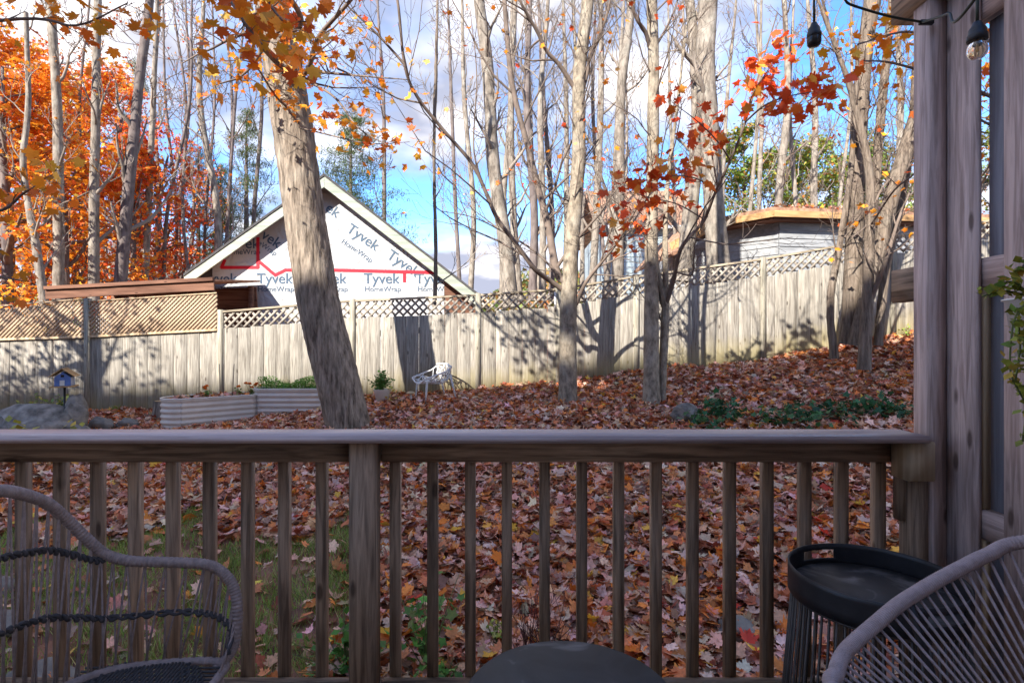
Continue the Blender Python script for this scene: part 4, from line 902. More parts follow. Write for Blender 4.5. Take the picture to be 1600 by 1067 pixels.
# --- leafy autumn maples and evergreens further back
def leafy_tree(name, label, x, y, h, rad, pal, nleaf, seed, size=.11, group=None, z0=None, barkm=None, lo=.25, leafmatn='leaf'):
    r = np.random.default_rng(seed); zb = float(zg(x, y)) - .1; base = np.array([x, y, zb])
    t = empty(name, tuple(base), label, 'tree', group)
    pts = [base, base + (.1 * r.normal(), 0, h * .4), base + (.2 * r.normal(), 0, h * .75), base + (.2 * r.normal(), 0, h)]
    tb = TB(); tb.tube(catmull(pts, 12), np.linspace(.018 * h, .004 * h, 12), 10); tb.build('trunk', barkm or M['barkdk'], t, origin=tuple(base))
    tb = TB(); tips = []; c = catmull(pts, 24)
    for i in range(22):
        k = int(24 * (lo + (1 - lo) * (i + r.random()) / 22)) % 24; f = k / 24
        grow(tb, c[k], rv(np.array([0, 0, 1.]), r.uniform(.7, 1.4), r), rad * (1.15 - .75 * f) * r.uniform(.7, 1.1), .012 * h * (1.1 - f), 0, 2, r, .06, tips, (5, 4), .004)
    tb.build('crown', M['twig'], t, origin=tuple(base))
    idx = r.integers(0, len(tips), nleaf); pos = np.array([tips[i][0] for i in idx]) + r.normal(0, .16, (nleaf, 3)) * np.array([1, 1, .5])
    v, f, cc = leaf_arrays(LLO, pos, r.uniform(size * .7, size * 1.2, nleaf), r.random(nleaf) * 6.28, r.normal(-.4, .6, nleaf), r.normal(0, .5, nleaf), r.normal(0, .4, nleaf), r.normal(0, .2, nleaf), pick(pal, nleaf, .15))
    o = obj('foliage', arr_mesh('foliage', v, [f], cc), M[leafmatn], t); tag(o, kind='stuff')
for i, (px, Y, h, rad, pal, n) in enumerate([(10, 14, 8.5, 2.6, ORANGE, 3600), (75, 17, 9.5, 2.8, ORANGE, 4200), (130, 19, 10, 2.8, RED + ORANGE, 4200), (185, 22, 11, 3, ORANGE + RED, 3800), (245, 22, 9, 2.4, RED, 2800), (290, 27, 9.5, 2.5, RED + ORANGE, 2400), (40, 25, 14, 3.4, RED + ORANGE, 3800), (160, 30, 16, 3.6, ORANGE, 3400), (-60, 16, 11, 3.2, ORANGE, 2600), (105, 15, 7.0, 2.0, ORANGE, 2600), (215, 17, 7.0, 1.9, ORANGE + RED, 2400)]):
    km = 'orange' if pal is ORANGE else ('red' if pal is RED else 'mixed red and orange')
    leafy_tree('autumn_maple', km + ' maple in full autumn leaf beyond the wood store', (px - 800) / F * Y, Y, h, rad, pal, n, 200 + i, .125, km + ' maples beyond the wood store', lo=.2)
GREEN = [(.5, (.07, .11, .025)), (.3, (.12, .16, .04)), (.2, (.22, .22, .05))]
YGREEN = [(.45, (.2, .29, .05)), (.25, (.13, .2, .04)), (.2, (.42, .36, .07)), (.1, (.45, .18, .05))]
for i, (px, Y, h, rad, n) in enumerate([(1165, 26, 9.0, 2.6, 3800), (1205, 30, 9.5, 2.6, 3400), (1265, 27, 9.0, 2.8, 3800), (1310, 30, 9, 2.8, 3400), (1000, 36, 9, 3, 2600), (1380, 28, 9, 3, 3000), (1520, 24, 9, 3, 2600)]):
    leafy_tree('green_tree', 'yellow green bushy tree still in leaf over the shed roof', (px - 800) / F * Y, Y, h, rad, YGREEN, int(n * 1.6), 230 + i, .13, 'green trees over the shed roof', leafmatn='green')
def pine(name, label, px, Y, h, rad, seed, lo=.15, group=None, dens=1.0):
    r = np.random.default_rng(seed); x = (px - 800) / F * Y; zb = float(zg(x, Y)) - .1; base = np.array([x, Y, zb])
    t = empty(name, tuple(base), label, 'tree', group)
    tb = TB(); tb.tube([base, base + (0, 0, h * .5), base + (0, 0, h)], [.014 * h, .01 * h, .002 * h], 10); tb.build('trunk', M['barkdk'], t, origin=tuple(base))
    tb = TB(); nv = []
    for i in range(int(80 * dens)):
        f = lo + (1 - lo) * (i + r.random()) / (80 * dens); a = r.random() * 6.28; L = rad * (1.05 - f) ** .7 * r.uniform(.55, 1.1)
        d = np.array([math.cos(a), math.sin(a), .18]); p = base + (0, 0, h * f); q = [p, p + d * L * .5, p + d * L + (0, 0, .12 * L)]
        tb.tube(catmull(q, 6), np.linspace(.012, .004, 6), 4, cap=False)
        m = int(90 * L / rad + 30); s = .25 + .75 * r.random(m); pp = p + d * L * s[:, None] + r.normal(0, .2, (m, 3)) * np.array([1, 1, .6]) * (.5 + L * .3)
        nv.append(pp)
    tb.build('crown', M['twig'], t, origin=tuple(base))
    pos = np.vstack(nv); pos = np.repeat(pos, 4, 0) + r.normal(0, .05, (len(pos) * 4, 3)); n = len(pos)
    needle = (np.array([(-.07, -.1), (.07, -.1), (0, .9)]), np.array([[0, 1, 2]]))
    v, f, cc = leaf_arrays(needle, pos, r.uniform(.09, .19, n), r.random(n) * 6.28, r.normal(.5, .7, n), r.normal(0, .6, n), np.zeros(n), np.zeros(n), pick([(.5, (.06, .1, .035)), (.3, (.11, .15, .04)), (.2, (.2, .21, .06))], n, .15))
    o = obj('needles', arr_mesh('needles', v, [f], cc), M['green'], t); tag(o, kind='stuff')
pine('pine_tree', 'broad green pine rising just behind the garage ridge', 548, 19, 9.2, 3.4, 301, .4)
pine('pine_tree', 'tall dark pine between the orange maples and the leaning trunk', 385, 24, 11.5, 2.6, 302, .25)
pine('pine_tree', 'thin ragged pine beyond the garage eave, shorter than its dark neighbour', 345, 28, 10.5, 1.7, 303, .3, dens=.8)
pine('pine_tree', 'sparse tall pine above the wood store, its top out among orange leaves', 215, 30, 17, 2.2, 304, .45, dens=.7)
pine('pine_tree', 'thin dark pine standing among the slim trunks beyond the garage', 310, 33, 13, 1.7, 305, .2, dens=.8)

def far_woods():
    """the wooded rise that closes the view far beyond the trees"""
    r = np.random.default_rng(400); N = 30000
    x = r.uniform(-140, 140, N); y = r.uniform(60, 110, N)
    edge = 1 + .3 * np.sin(x * .11) + .18 * np.sin(x * .31 + 1)
    z = zg(x, y) + r.random(N) ** .7 * (5.0 + (y - 60) * .1) * edge
    pos = np.stack([x, y, z], -1); pal = [(.4, (.16, .19, .05)), (.25, (.3, .2, .06)), (.2, (.42, .17, .06)), (.15, (.08, .11, .04))]
    v, f, c = leaf_arrays(LLO, pos, r.uniform(.5, 1.1, N), r.random(N) * 6.28, r.normal(.9, .5, N), r.normal(0, .5, N), r.normal(0, .4, N), r.normal(0, .2, N), pick(pal, N))
    tag(obj('far_woods', arr_mesh('far_woods', v, [f], c), M['green']), 'far wooded hillside in green, tan and rust behind everything', 'woods', kind='stuff')
far_woods()

# ------------------------------------------------------------------ yard things
def blob_rock(name, label, c, s, seed, mat, sub=4, group=None):
    bm = bmesh.new(); bmesh.ops.create_icosphere(bm, subdivisions=sub, radius=1); r = random.Random(seed); off = Vector((r.uniform(0, 50),) * 3)
    for v in bm.verts:
        q = v.co.copy(); n = mnoise.noise(q * 1.1 + off) * .35 + mnoise.noise(q * 2.7 + off) * .13 + mnoise.noise(q * 7 + off) * .045
        v.co = Vector((q.x * s[0], q.y * s[1], max(q.z, -.5) * s[2])) * (1 + n)
    me = bpy.data.meshes.new(name); bm.to_mesh(me); bm.free()
    for p in me.polygons: p.use_smooth = True
    o = obj(name, me, mat, None, c); tag(o, label, 'rock', group); return o
def onground(px, Y, dz=0): 
    x = (px - 800) / F * Y; return (x, Y, float(zg(x, Y)) + dz)
blob_rock('boulder', 'long lichen covered grey boulder under the birdhouse', onground(55, 7.1, .16), (.66, .34, .3), 1, M['rock'])
blob_rock('boulder', 'upright rounded grey boulder at the end of the long one', onground(117, 7.25, .2), (.15, .17, .36), 2, M['rock'])
blob_rock('boulder', 'dark low boulder at the tail of the long one by the ferns', onground(2, 6.9, .14), (.3, .22, .22), 12, M['rock'])
blob_rock('field_stone', 'flat tan stone half buried in leaves near the boulders', onground(158, 7.6, .07), (.17, .12, .11), 3, M['rockpale'])
blob_rock('field_stone', 'second flat stone lying between the tan one and the stump', onground(200, 7.7, .05), (.15, .12, .08), 4, M['rockpale'])
blob_rock('field_stone', 'angular grey stone next to the ivy on the bank', onground(1072, 6.35, .06), (.17, .14, .15), 5, M['rock'])
blob_rock('field_stone', 'bluish stone showing through leaves below the railing', onground(1150, 3.2, .03), (.12, .09, .07), 6, M['rockpale'])
for i, (px, Y) in enumerate(((-20, 3.7), (5, 3.35), (60, 2.95), (-70, 4.0))):
    blob_rock('edging_stone', 'pale flat edging stone along the grass by the deck', onground(px, Y, .02), (.2, .13, .06), 20 + i, M['rockpale'], 3, 'edging stones by the grass')
def make_birdhouse():
    p = np.array(onground(101, 7.3)); b = empty('birdhouse', tuple(p), 'small blue birdhouse with a tan shingled roof on a black pole', 'birdhouse')
    zf = P(0, 604, 7.3)[2]; x, y = p[0], p[1]; m = plain('blue_paint', (.1, .17, .42), .6, var=.2, scale=20); rm = wood('tan_shingle', (.3, .17, .07), (.56, .36, .17), 'y', 40, .8, False)
    tb = TB(); tb.tube([p - (0, 0, .1), (x, y, zf)], .014, 10); tb.build('pole', M['black'], b, origin=tuple(p))
    ang = R(28); rot = Matrix.Rotation(ang, 4, 'Z')
    def part(name, pts, faces, mat, parent=b):
        pts = [Vector((x, y, zf)) + (rot @ Vector(q)) for q in pts]; return poly(name, pts, faces, mat, parent, .002)
    def bx(name, x0, x1, y0, y1, z0, z1, mat, parent=b):
        v, f = box_arr(x0, x1, y0, y1, z0, z1); return part(name, v, [tuple(q) for q in f], mat, parent)
    bx('floor_tray', -.125, .125, -.17, .15, 0, .014, rm)
    w, d, h, a = .085, .12, .13, .2
    part('body', [(-w, -d, .015), (w, -d, .015), (w, -d, h), (0, -d, a), (-w, -d, h), (-w, d, .015), (w, d, .015), (w, d, h), (0, d, a), (-w, d, h)],
         [(0, 1, 2, 3, 4), (9, 8, 7, 6, 5), (0, 5, 6, 1), (1, 6, 7, 2), (2, 7, 8, 3), (3, 8, 9, 4), (4, 9, 5, 0)], m)
    for s in (-1, 1):
        for k in range(6):                     # shingle courses
            f0, f1 = k / 6, (k + 1) / 6 + .03; X = lambda f: s * (.135 * (1 - f)); Z = lambda f: .235 - .105 * (1 - f) + .0
            part('shingle', [(X(f0), -.16, Z(f0) + .004), (X(f1), -.16, Z(f1)), (X(f1), .16, Z(f1)), (X(f0), .16, Z(f0) + .004), (X(f0), -.16, Z(f0) + .018), (X(f1), -.16, Z(f1) + .01), (X(f1), .16, Z(f1) + .01), (X(f0), .16, Z(f0) + .018)],
                 [(0, 1, 2, 3), (7, 6, 5, 4), (0, 4, 5, 1), (1, 5, 6, 2), (2, 6, 7, 3), (3, 7, 4, 0)], rm)
    bx('entrance', -.018, .018, -.124, -.119, .13, .16, M['darkvoid']); bx('door', -.028, .022, -.1245, -.119, .02, .09, M['white'])
    for k in range(3): bx('trim', .0845, .089, -.1 + .07 * k, -.085 + .07 * k, .02, .128, M['white'])
make_birdhouse()
def corrugated_bed(name, label, outline, z0f, h, mat, fill, cat='planter'):
    pts = catmull(outline, 96, True); c = pts.mean(0); g = empty(name, (c[0], c[1], float(zg(c[0], c[1]))), label, cat)
    rows = 26; zb = min(float(zg(p[0], p[1])) for p in pts) - .03; zt = float(zg(c[0], c[1])) + h
    nrm = np.roll(pts, -1, 0) - np.roll(pts, 1, 0); nrm = np.stack([nrm[:, 1], -nrm[:, 0]], -1)[:, :2]; nrm /= np.linalg.norm(nrm, axis=1, keepdims=True)
    V = []
    for i in range(rows):
        z = zb + (zt - zb) * i / (rows - 1); o = .011 * math.sin((zt - z) / .075 * 2 * math.pi)
        V.append(np.column_stack([pts[:, :2] + nrm * o, np.full(96, z)]))
    V = np.array(V).reshape(-1, 3); i = np.arange(rows - 1)[:, None]; j = np.arange(96)[None]; j2 = (j + 1) % 96
    q = np.stack([i * 96 + j, i * 96 + j2, (i + 1) * 96 + j2, (i + 1) * 96 + j], -1).reshape(-1, 4)
    o = obj('steel_wall', arr_mesh('steel_wall', V - np.array(g.location), [q], smooth=True), mat, g, tuple(g.location))
    sm = o.modifiers.new('s', 'SOLIDIFY'); sm.thickness = .003
    tb = TB(); tb.tube(np.column_stack([pts[:, :2], np.full(96, zt)]), .012, 8, closed=True); tb.build('rim', mat, g, origin=tuple(g.location))
    V = np.vstack([np.column_stack([pts[:, :2] * .98 + c[:2] * .02, np.full(96, zt - .04)]), [[c[0], c[1], zt - .015]]])
    f = np.array([[96, k, (k + 1) % 96] for k in range(96)]); obj('soil', arr_mesh('soil', V - np.array(g.location), [f]), M['soil'], g, tuple(g.location))
    return g, zt
def rounded(cx, cy, L, w, ang, n=8):
    o = []; ca, sa = math.cos(ang), math.sin(ang); rr = w / 2 * .98
    for sx, a0 in ((1, -90), (-1, 90)):
        for k in range(n + 1):
            a = R(a0 + 180 * k / n); X = sx * (L / 2 - rr) + rr * math.cos(a); Yv = rr * math.sin(a)
            o.append((cx + X * ca - Yv * sa, cy + X * sa + Yv * ca, 0))
    return o
def small_plant(parent, base, n, h, leaf, pal, r, spread=.5, name='foliage', tpl=LLO):
    tb = TB(); pos = []
    for i in range(n):
        d = rv(np.array([0, 0, 1.]), abs(r.normal(0, spread)), r); L = h * r.uniform(.5, 1.05); q = [base, base + d * L * .5, base + d * L + np.array([d[0], d[1], -.1]) * L * .15]
        tb.tube(catmull(q, 5), np.linspace(.004, .0015, 5), 4, cap=False)
        for k in range(4): 
            f = r.uniform(.4, 1); pos.append(base + d * L * f + r.normal(0, leaf * .6, 3))
    tb.build('stem', M['green_stem'], parent, origin=tuple(parent.location))
    pos = np.array(pos); N = len(pos)
    v, f, c = leaf_arrays(tpl, pos, r.uniform(leaf * .7, leaf * 1.2, N), r.random(N) * 6.28, r.normal(.3, .5, N), r.normal(0, .4, N), r.normal(0, .4, N), r.normal(0, .2, N), pick(pal, N))
    o = obj(name, arr_mesh(name, v, [f], c), M['green'], parent); tag(o, kind='stuff'); return o
M['green_stem'] = plain('green_stem', (.12, .15, .05), .7, bump=0)
GREENS = [(.6, (.09, .22, .04)), (.3, (.14, .3, .06)), (.1, (.25, .33, .08))]
def make_beds():
    r = np.random.default_rng(70)
    g1, z1 = corrugated_bed('raised_bed', 'cream corrugated steel raised bed with orange marigolds and leaves', rounded(-4.27, 7.93, 1.3, .58, R(42)), 0, .34, M['zinc'], None)
    g2, z2 = corrugated_bed('raised_bed', 'cream corrugated steel raised bed full of feathery green growth', rounded(-3.18, 8.27, 1.3, .46, 0), 0, .33, M['zinc'], None)
    N = 140; t = r.random(N) * 6.28; u = np.sqrt(r.random(N)); x = np.cos(t) * u * .55; y = np.sin(t) * u * .22; a = R(42)
    pos = np.stack([-4.27 + x * math.cos(a) - y * math.sin(a), 7.93 + x * math.sin(a) + y * math.cos(a), z1 - .02 + r.random(N) * .05], -1)
    v, f, c = leaf_arrays(LLO, pos, r.uniform(.05, .08, N), r.random(N) * 6.28, r.normal(0, .5, N), r.normal(0, .5, N), r.normal(0, .4, N), r.normal(0, .2, N), pick(LITTER, N))
    tag(obj('leaf_layer', arr_mesh('leaf_layer', v, [f], c), M['litter'], g1), kind='stuff')
    for px, py, Y, nf in ((322, 612, 7.8, 3), (392, 607, 8.2, 3), (403, 603, 8.3, 3), (372, 606, 8.1, 1)):
        b = P(px, py, Y); b[2] = z1 - .03; m = empty('marigold', tuple(b), 'orange marigold clump flowering in the raised bed', 'plant', 'marigolds in the raised bed')
        small_plant(m, b, 10, .13, .03, GREENS, r, .6)
        for k in range(nf):
            c = b + np.array([r.normal(0, .05), r.normal(0, .04), r.uniform(.11, .19)]); tbk = TB(); tbk.tube([b, c], .003, 5)
            tbk.build('stem', M['green_stem'], m, origin=tuple(b)); n = 60
            dirs = r.standard_normal((n, 3)); dirs[:, 2] = np.abs(dirs[:, 2]); dirs /= np.linalg.norm(dirs, axis=1, keepdims=True)
            v, f, cc = leaf_arrays(LQ, c + dirs * .022, np.full(n, .022), r.random(n) * 6.28, r.normal(.6, .5, n), r.normal(0, .5, n), r.normal(0, .3, n), np.zeros(n), pick([(1, (.85, .22, .02))], n))
            obj('flower', arr_mesh('flower', v, [f], cc), M['leaf'], m)
    for px in (344, 349, 363): 
        a = P(px, 615, 8.05); a[2] = z1 - .05; st = TB(); st.tube([a, a + (.012 * (px - 350) / 6, 0, .5)], .006, 6)
        tag(st.build('garden_stake', M['barkdk'], origin=tuple(a)), 'thin dark stake standing upright in the marigold bed', 'stake', 'stakes in the marigold bed')
    c = np.array([-3.18, 8.27, z2 - .03]); gp = empty('garden_plant', tuple(c), 'feathery green carrot like growth filling the raised bed', 'plant')
    N = 3600; x = r.uniform(-.56, .56, N); y = r.uniform(-.19, .19, N); h = r.uniform(.02, .19, N) * (.8 + .3 * np.sin(x * 9))
    v, f, cc = leaf_arrays(LQ, np.stack([c[0] + x, c[1] + y, c[2] + h], -1), r.uniform(.012, .03, N), r.random(N) * 6.28, r.normal(.6, .6, N), r.normal(0, .6, N), r.normal(0, .3, N), np.zeros(N), pick([(.6, (.13, .3, .04)), (.4, (.2, .38, .07))], N))
    tag(obj('foliage', arr_mesh('foliage', v, [f], cc), M['green'], gp), kind='stuff')
    tb = TB()
    for k in range(40): 
        p = c + np.array([r.uniform(-.5, .5), r.uniform(-.17, .17), 0]); tb.tube([p, p + np.array([r.normal(0, .02), r.normal(0, .02), .15])], .003, 4)
    tb.build('stem', M['green_stem'], gp, origin=tuple(c))
make_beds()
def make_stump():
    p = np.array(onground(258, 8.1)); r = np.random.default_rng(3)
    g = empty('tree_stump', tuple(p), 'short cut tree stump beside the corrugated bed', 'stump')
    v, q = trunk_mesh([p - (0, 0, .08), p + (0, 0, .1), p + (0, 0, .2), p + (0, 0, .285)], [.165, .14, .135, .135], 36, 30, .01, 24, 4, .1)
    obj('bark', arr_mesh('bark', v - p, [q], smooth=True), M['barkA'], g, tuple(p))
    tb = TB(); tb.tube([p + (0, 0, .27), p + (0, 0, .283)], .133, 30); tb.build('cut_face', M['tanwood'], g, False, tuple(p))
make_stump()
def make_potplant():
    r = np.random.default_rng(72); p = np.array(onground(597, 8.15, .02))
    g = empty('potted_plant', tuple(p), 'bushy green plant in a white pot on the leaves', 'potted plant')
    prof = [(0, 0), (.09, 0), (.125, .17), (.13, .175), (.118, .175), (.1, .15), (0, .15)]
    n = 28; V = np.array([[rr * math.cos(a), rr * math.sin(a), z] for rr, z in prof for a in np.arange(n) * 2 * math.pi / n])
    i = np.arange(len(prof) - 1)[:, None]; j = np.arange(n)[None]; q = np.stack([i * n + j, i * n + (j + 1) % n, (i + 1) * n + (j + 1) % n, (i + 1) * n + j], -1).reshape(-1, 4)
    obj('pot', arr_mesh('pot', V, [q], smooth=False), M['pot'], g, tuple(p))
    small_plant(g, p + (0, 0, .15), 70, .3, .045, GREENS, r, .55)
    pos = p + np.array([.15, -.05, .08]) + r.normal(0, .05, (14, 3)); v, f, c = leaf_arrays(LLO, pos, np.full(14, .05), r.random(14) * 6.28, r.normal(0, .6, 14), r.normal(0, .6, 14), np.full(14, .2), np.zeros(14), pick([(1, (.55, .45, .1))], 14))
    obj('yellow_leaves', arr_mesh('yellow_leaves', v, [f], c), M['green'], g)
make_potplant()
def make_white_chair():
    r = np.random.default_rng(73); p = np.array(onground(676, 8.15)); s = 1.0
    g = empty('garden_chair', tuple(p), 'white openwork garden chair with woven branch pattern by the fence', 'chair')
    # shell: bowl swept seat to back, lines along a distorted grid
    ang = R(-25)
    def shell(u, v):       # u -1..1 around, v 0..1 from front edge to top of the back
        w = .27 + .03 * math.sin(v * 3.1)
        yv = -.22 + .42 * min(v / .55, 1) + .05 * max(v - .55, 0); zz = .24 + .015 * math.cos(v * 3) + (max(v - .45, 0) / .55) ** 1.2 * .31
        zz += .24 * abs(u) ** 2.2 * (.3 + .8 * min(v * 1.5, 1)) * (1 - max(v - .5, 0) / .5); x = u * w * (1 - .18 * max(v - .7, 0) / .3)
        yv -= .12 * abs(u) ** 2 * max(v - .4, 0)
        # turned so that the seat looks left towards the beds
        X, Yv = x, yv
        a = R(-62); return p + np.array([(X * math.cos(a) - Yv * math.sin(a)) * 1.0, X * math.sin(a) + Yv * math.cos(a), zz])
    tb = TB(); rim = [(u, 0) for u in np.linspace(-1, 1, 9)] + [(1, v) for v in np.linspace(.1, .9, 9)] + [(u, 1) for u in np.linspace(.9, -.9, 9)] + [(-1, v) for v in np.linspace(.9, .1, 9)]
    tb.tube(catmull([shell(*q) for q in rim], 100, True), .012, 8, closed=True); tb.build('rim', M['white'], g, origin=tuple(p))
    tb = TB(); nu, nv = 9, 10; nodes = {}
    for i in range(nu):
        for j in range(nv):
            nodes[i, j] = (-1 + 2 * i / (nu - 1) + (r.normal(0, .09) if 0 < i < nu - 1 else 0), j / (nv - 1) + (r.normal(0, .035) if 0 < j < nv - 1 else 0))
    for i in range(nu):
        for j in range(nv):
            for di, dj in ((1, 0), (0, 1), (1, 1), (-1, 1)):
                if (i + di, j + dj) in nodes and r.random() < (.5 if di and dj else .62):
                    a, b = nodes[i, j], nodes[i + di, j + dj]; tb.tube([shell(a[0] * (1 - f) + b[0] * f, a[1] * (1 - f) + b[1] * f) for f in (0, .5, 1)], .0072, 5)
    o = tb.build('openwork_shell', M['white'], g, origin=tuple(p))
    for u, v, sx, sy in ((-.85, .08, -.03, -.04), (.85, .08, -.03, .03), (-.8, .6, .09, -.04), (.8, .6, .09, .04)):
        a = shell(u * .9, v); b = a + np.array([sx, sy, 0]); b[2] = float(zg(b[0], b[1])) - .02
        l = TB(); l.tube([a, b], [.017, .012], 8); l.build('leg', M['white'], g, origin=tuple(a))
make_white_chair()
def make_mushroom():
    p = np.array(onground(642, 8.1)); g = empty('mushroom_ornament', tuple(p), 'small pale mushroom ornament standing beside the white chair', 'ornament')
    tb = TB(); tb.tube([p - (0, 0, .03), p + (0, 0, .06), p + (0, 0, .13)], [.02, .016, .013], 10); tb.build('stem', M['pot'], g, origin=tuple(p))
    tb = TB(); tb.tube([p + (0, 0, .115), p + (0, 0, .122), p + (0, 0, .14), p + (0, 0, .155), p + (0, 0, .16)], [.03, .068, .055, .03, .004], 16); tb.build('cap', plain('tan_cap', (.5, .36, .2), .5), g, origin=tuple(p))
make_mushroom()
def leafy_clump(name, label, px, Y, n, h, leaf, pal, seed, spread=.6, cat='plant', group=None, tpl=LQ):
    r = np.random.default_rng(seed); p = np.array(onground(px, Y)); g = empty(name, tuple(p), label, cat, group); small_plant(g, p, n, h, leaf, pal, r, spread, tpl=tpl); return g
YG = [(.5, (.36, .36, .06)), (.3, (.2, .27, .05)), (.2, (.5, .45, .12))]
leafy_clump('fern', 'yellow green fern fronds rising behind the long boulder', 58, 7.75, 70, .5, .06, YG, 81, .7)
leafy_clump('fern', 'darker green clump of fronds between birdhouse pole and upright boulder', 95, 7.8, 50, .45, .055, [(.7, (.12, .2, .04)), (.3, YG[0][1])], 82, .6)
leafy_clump('hosta', 'large yellowing leafy plant below the railing at the boulder', 30, 6.2, 40, .5, .085, [(.7, (.42, .38, .06)), (.3, (.25, .3, .06))], 83, .9)
leafy_clump('hosta', 'smaller yellowing leafy plant behind the railing, clear of the boulder', 118, 6.3, 26, .38, .08, [(.8, (.45, .38, .06)), (.2, (.25, .3, .06))], 84, .9)
leafy_clump('weed', 'bit of pale green growth at the foot of the fence', 180, 8.5, 40, .12, .03, YG, 85, .9)
leafy_clump('garden_plant', 'lush green leafy shoots behind the middle railing post', 540, 2.95, 26, .34, .05, GREENS, 86, .7)
leafy_clump('garden_plant', 'tall green stemmed plant with broad leaves by the deck edge', 668, 2.95, 16, .5, .055, GREENS, 87, .35, tpl=LLO)
leafy_clump('garden_plant', 'low green plant growing next to the broad leaved one', 690, 2.8, 22, .22, .05, GREENS, 88, .7)
leafy_clump('weed', 'little yellow green sprig poking out of the leaves', 775, 3.15, 10, .14, .03, YG, 89, .5)
leafy_clump('weed', 'thin yellow sprig at the root of the far fence boards', 1417, 8.45, 10, .22, .04, YG, 90, .5)
def ivy(label, pts, seed, n):
    r = np.random.default_rng(seed); c = np.array(onground(*pts[len(pts) // 2])); g = empty('ivy', tuple(c), label, 'ivy')
    tb = TB(); pos = []
    sp = catmull([np.array(onground(px, Y, .05)) for px, Y in pts], 40); tb.tube(sp, .006, 5)
    for i in range(n):
        p = sp[r.integers(40)] + np.array([r.normal(0, .12), r.normal(0, .13), 0]); p[2] = float(zg(p[0], p[1])) + r.uniform(.07, .2); pos.append(p)
    tb.build('vine', M['twig'], g, origin=tuple(c)); pos = np.array(pos)
    v, f, cc = leaf_arrays(LLO, pos, r.uniform(.055, .085, n), r.random(n) * 6.28, r.normal(.45, .4, n), r.normal(0, .4, n), r.normal(0, .3, n), r.normal(0, .2, n), pick([(.7, (.035, .11, .045)), (.3, (.07, .17, .06))], n))
    tag(obj('foliage', arr_mesh('foliage', v, [f], cc), M['green'], g), kind='stuff')
ivy('dark green ivy clump beside the angular grey stone', [(1085, 6.05), (1110, 6.1), (1135, 6.3), (1120, 6.6)], 91, 150)
ivy('long run of dark green ivy across the bank towards the screen', [(1195, 6.0), (1250, 6.0), (1310, 6.05), (1360, 6.1), (1415, 6.0)], 92, 300)
def twig_shrub():
    r = np.random.default_rng(93); p = np.array(onground(830, 2.85)); g = empty('bare_shrub', tuple(p), 'small bare dark red twiggy shrub just outside the railing', 'shrub')
    tb = TB()
    for i in range(26): grow(tb, p + np.array([r.normal(0, .05), r.normal(0, .04), 0]), rv(np.array([0, 0, 1.]), abs(r.normal(0, .22)), r), r.uniform(.25, .48), .004, 1, 2, r, .1, None, (3, 3), .0015, .08)
    tb.build('stems', plain('dark_red_stem', (.09, .03, .025), .7, bump=0), g, origin=tuple(p))
    tb = TB(); tb.tube([p - (0, 0, .08), p + (0, 0, .03)], [.05, .02], 8); tb.build('root_crown', M['barkdk'], g, origin=tuple(p))
twig_shrub()

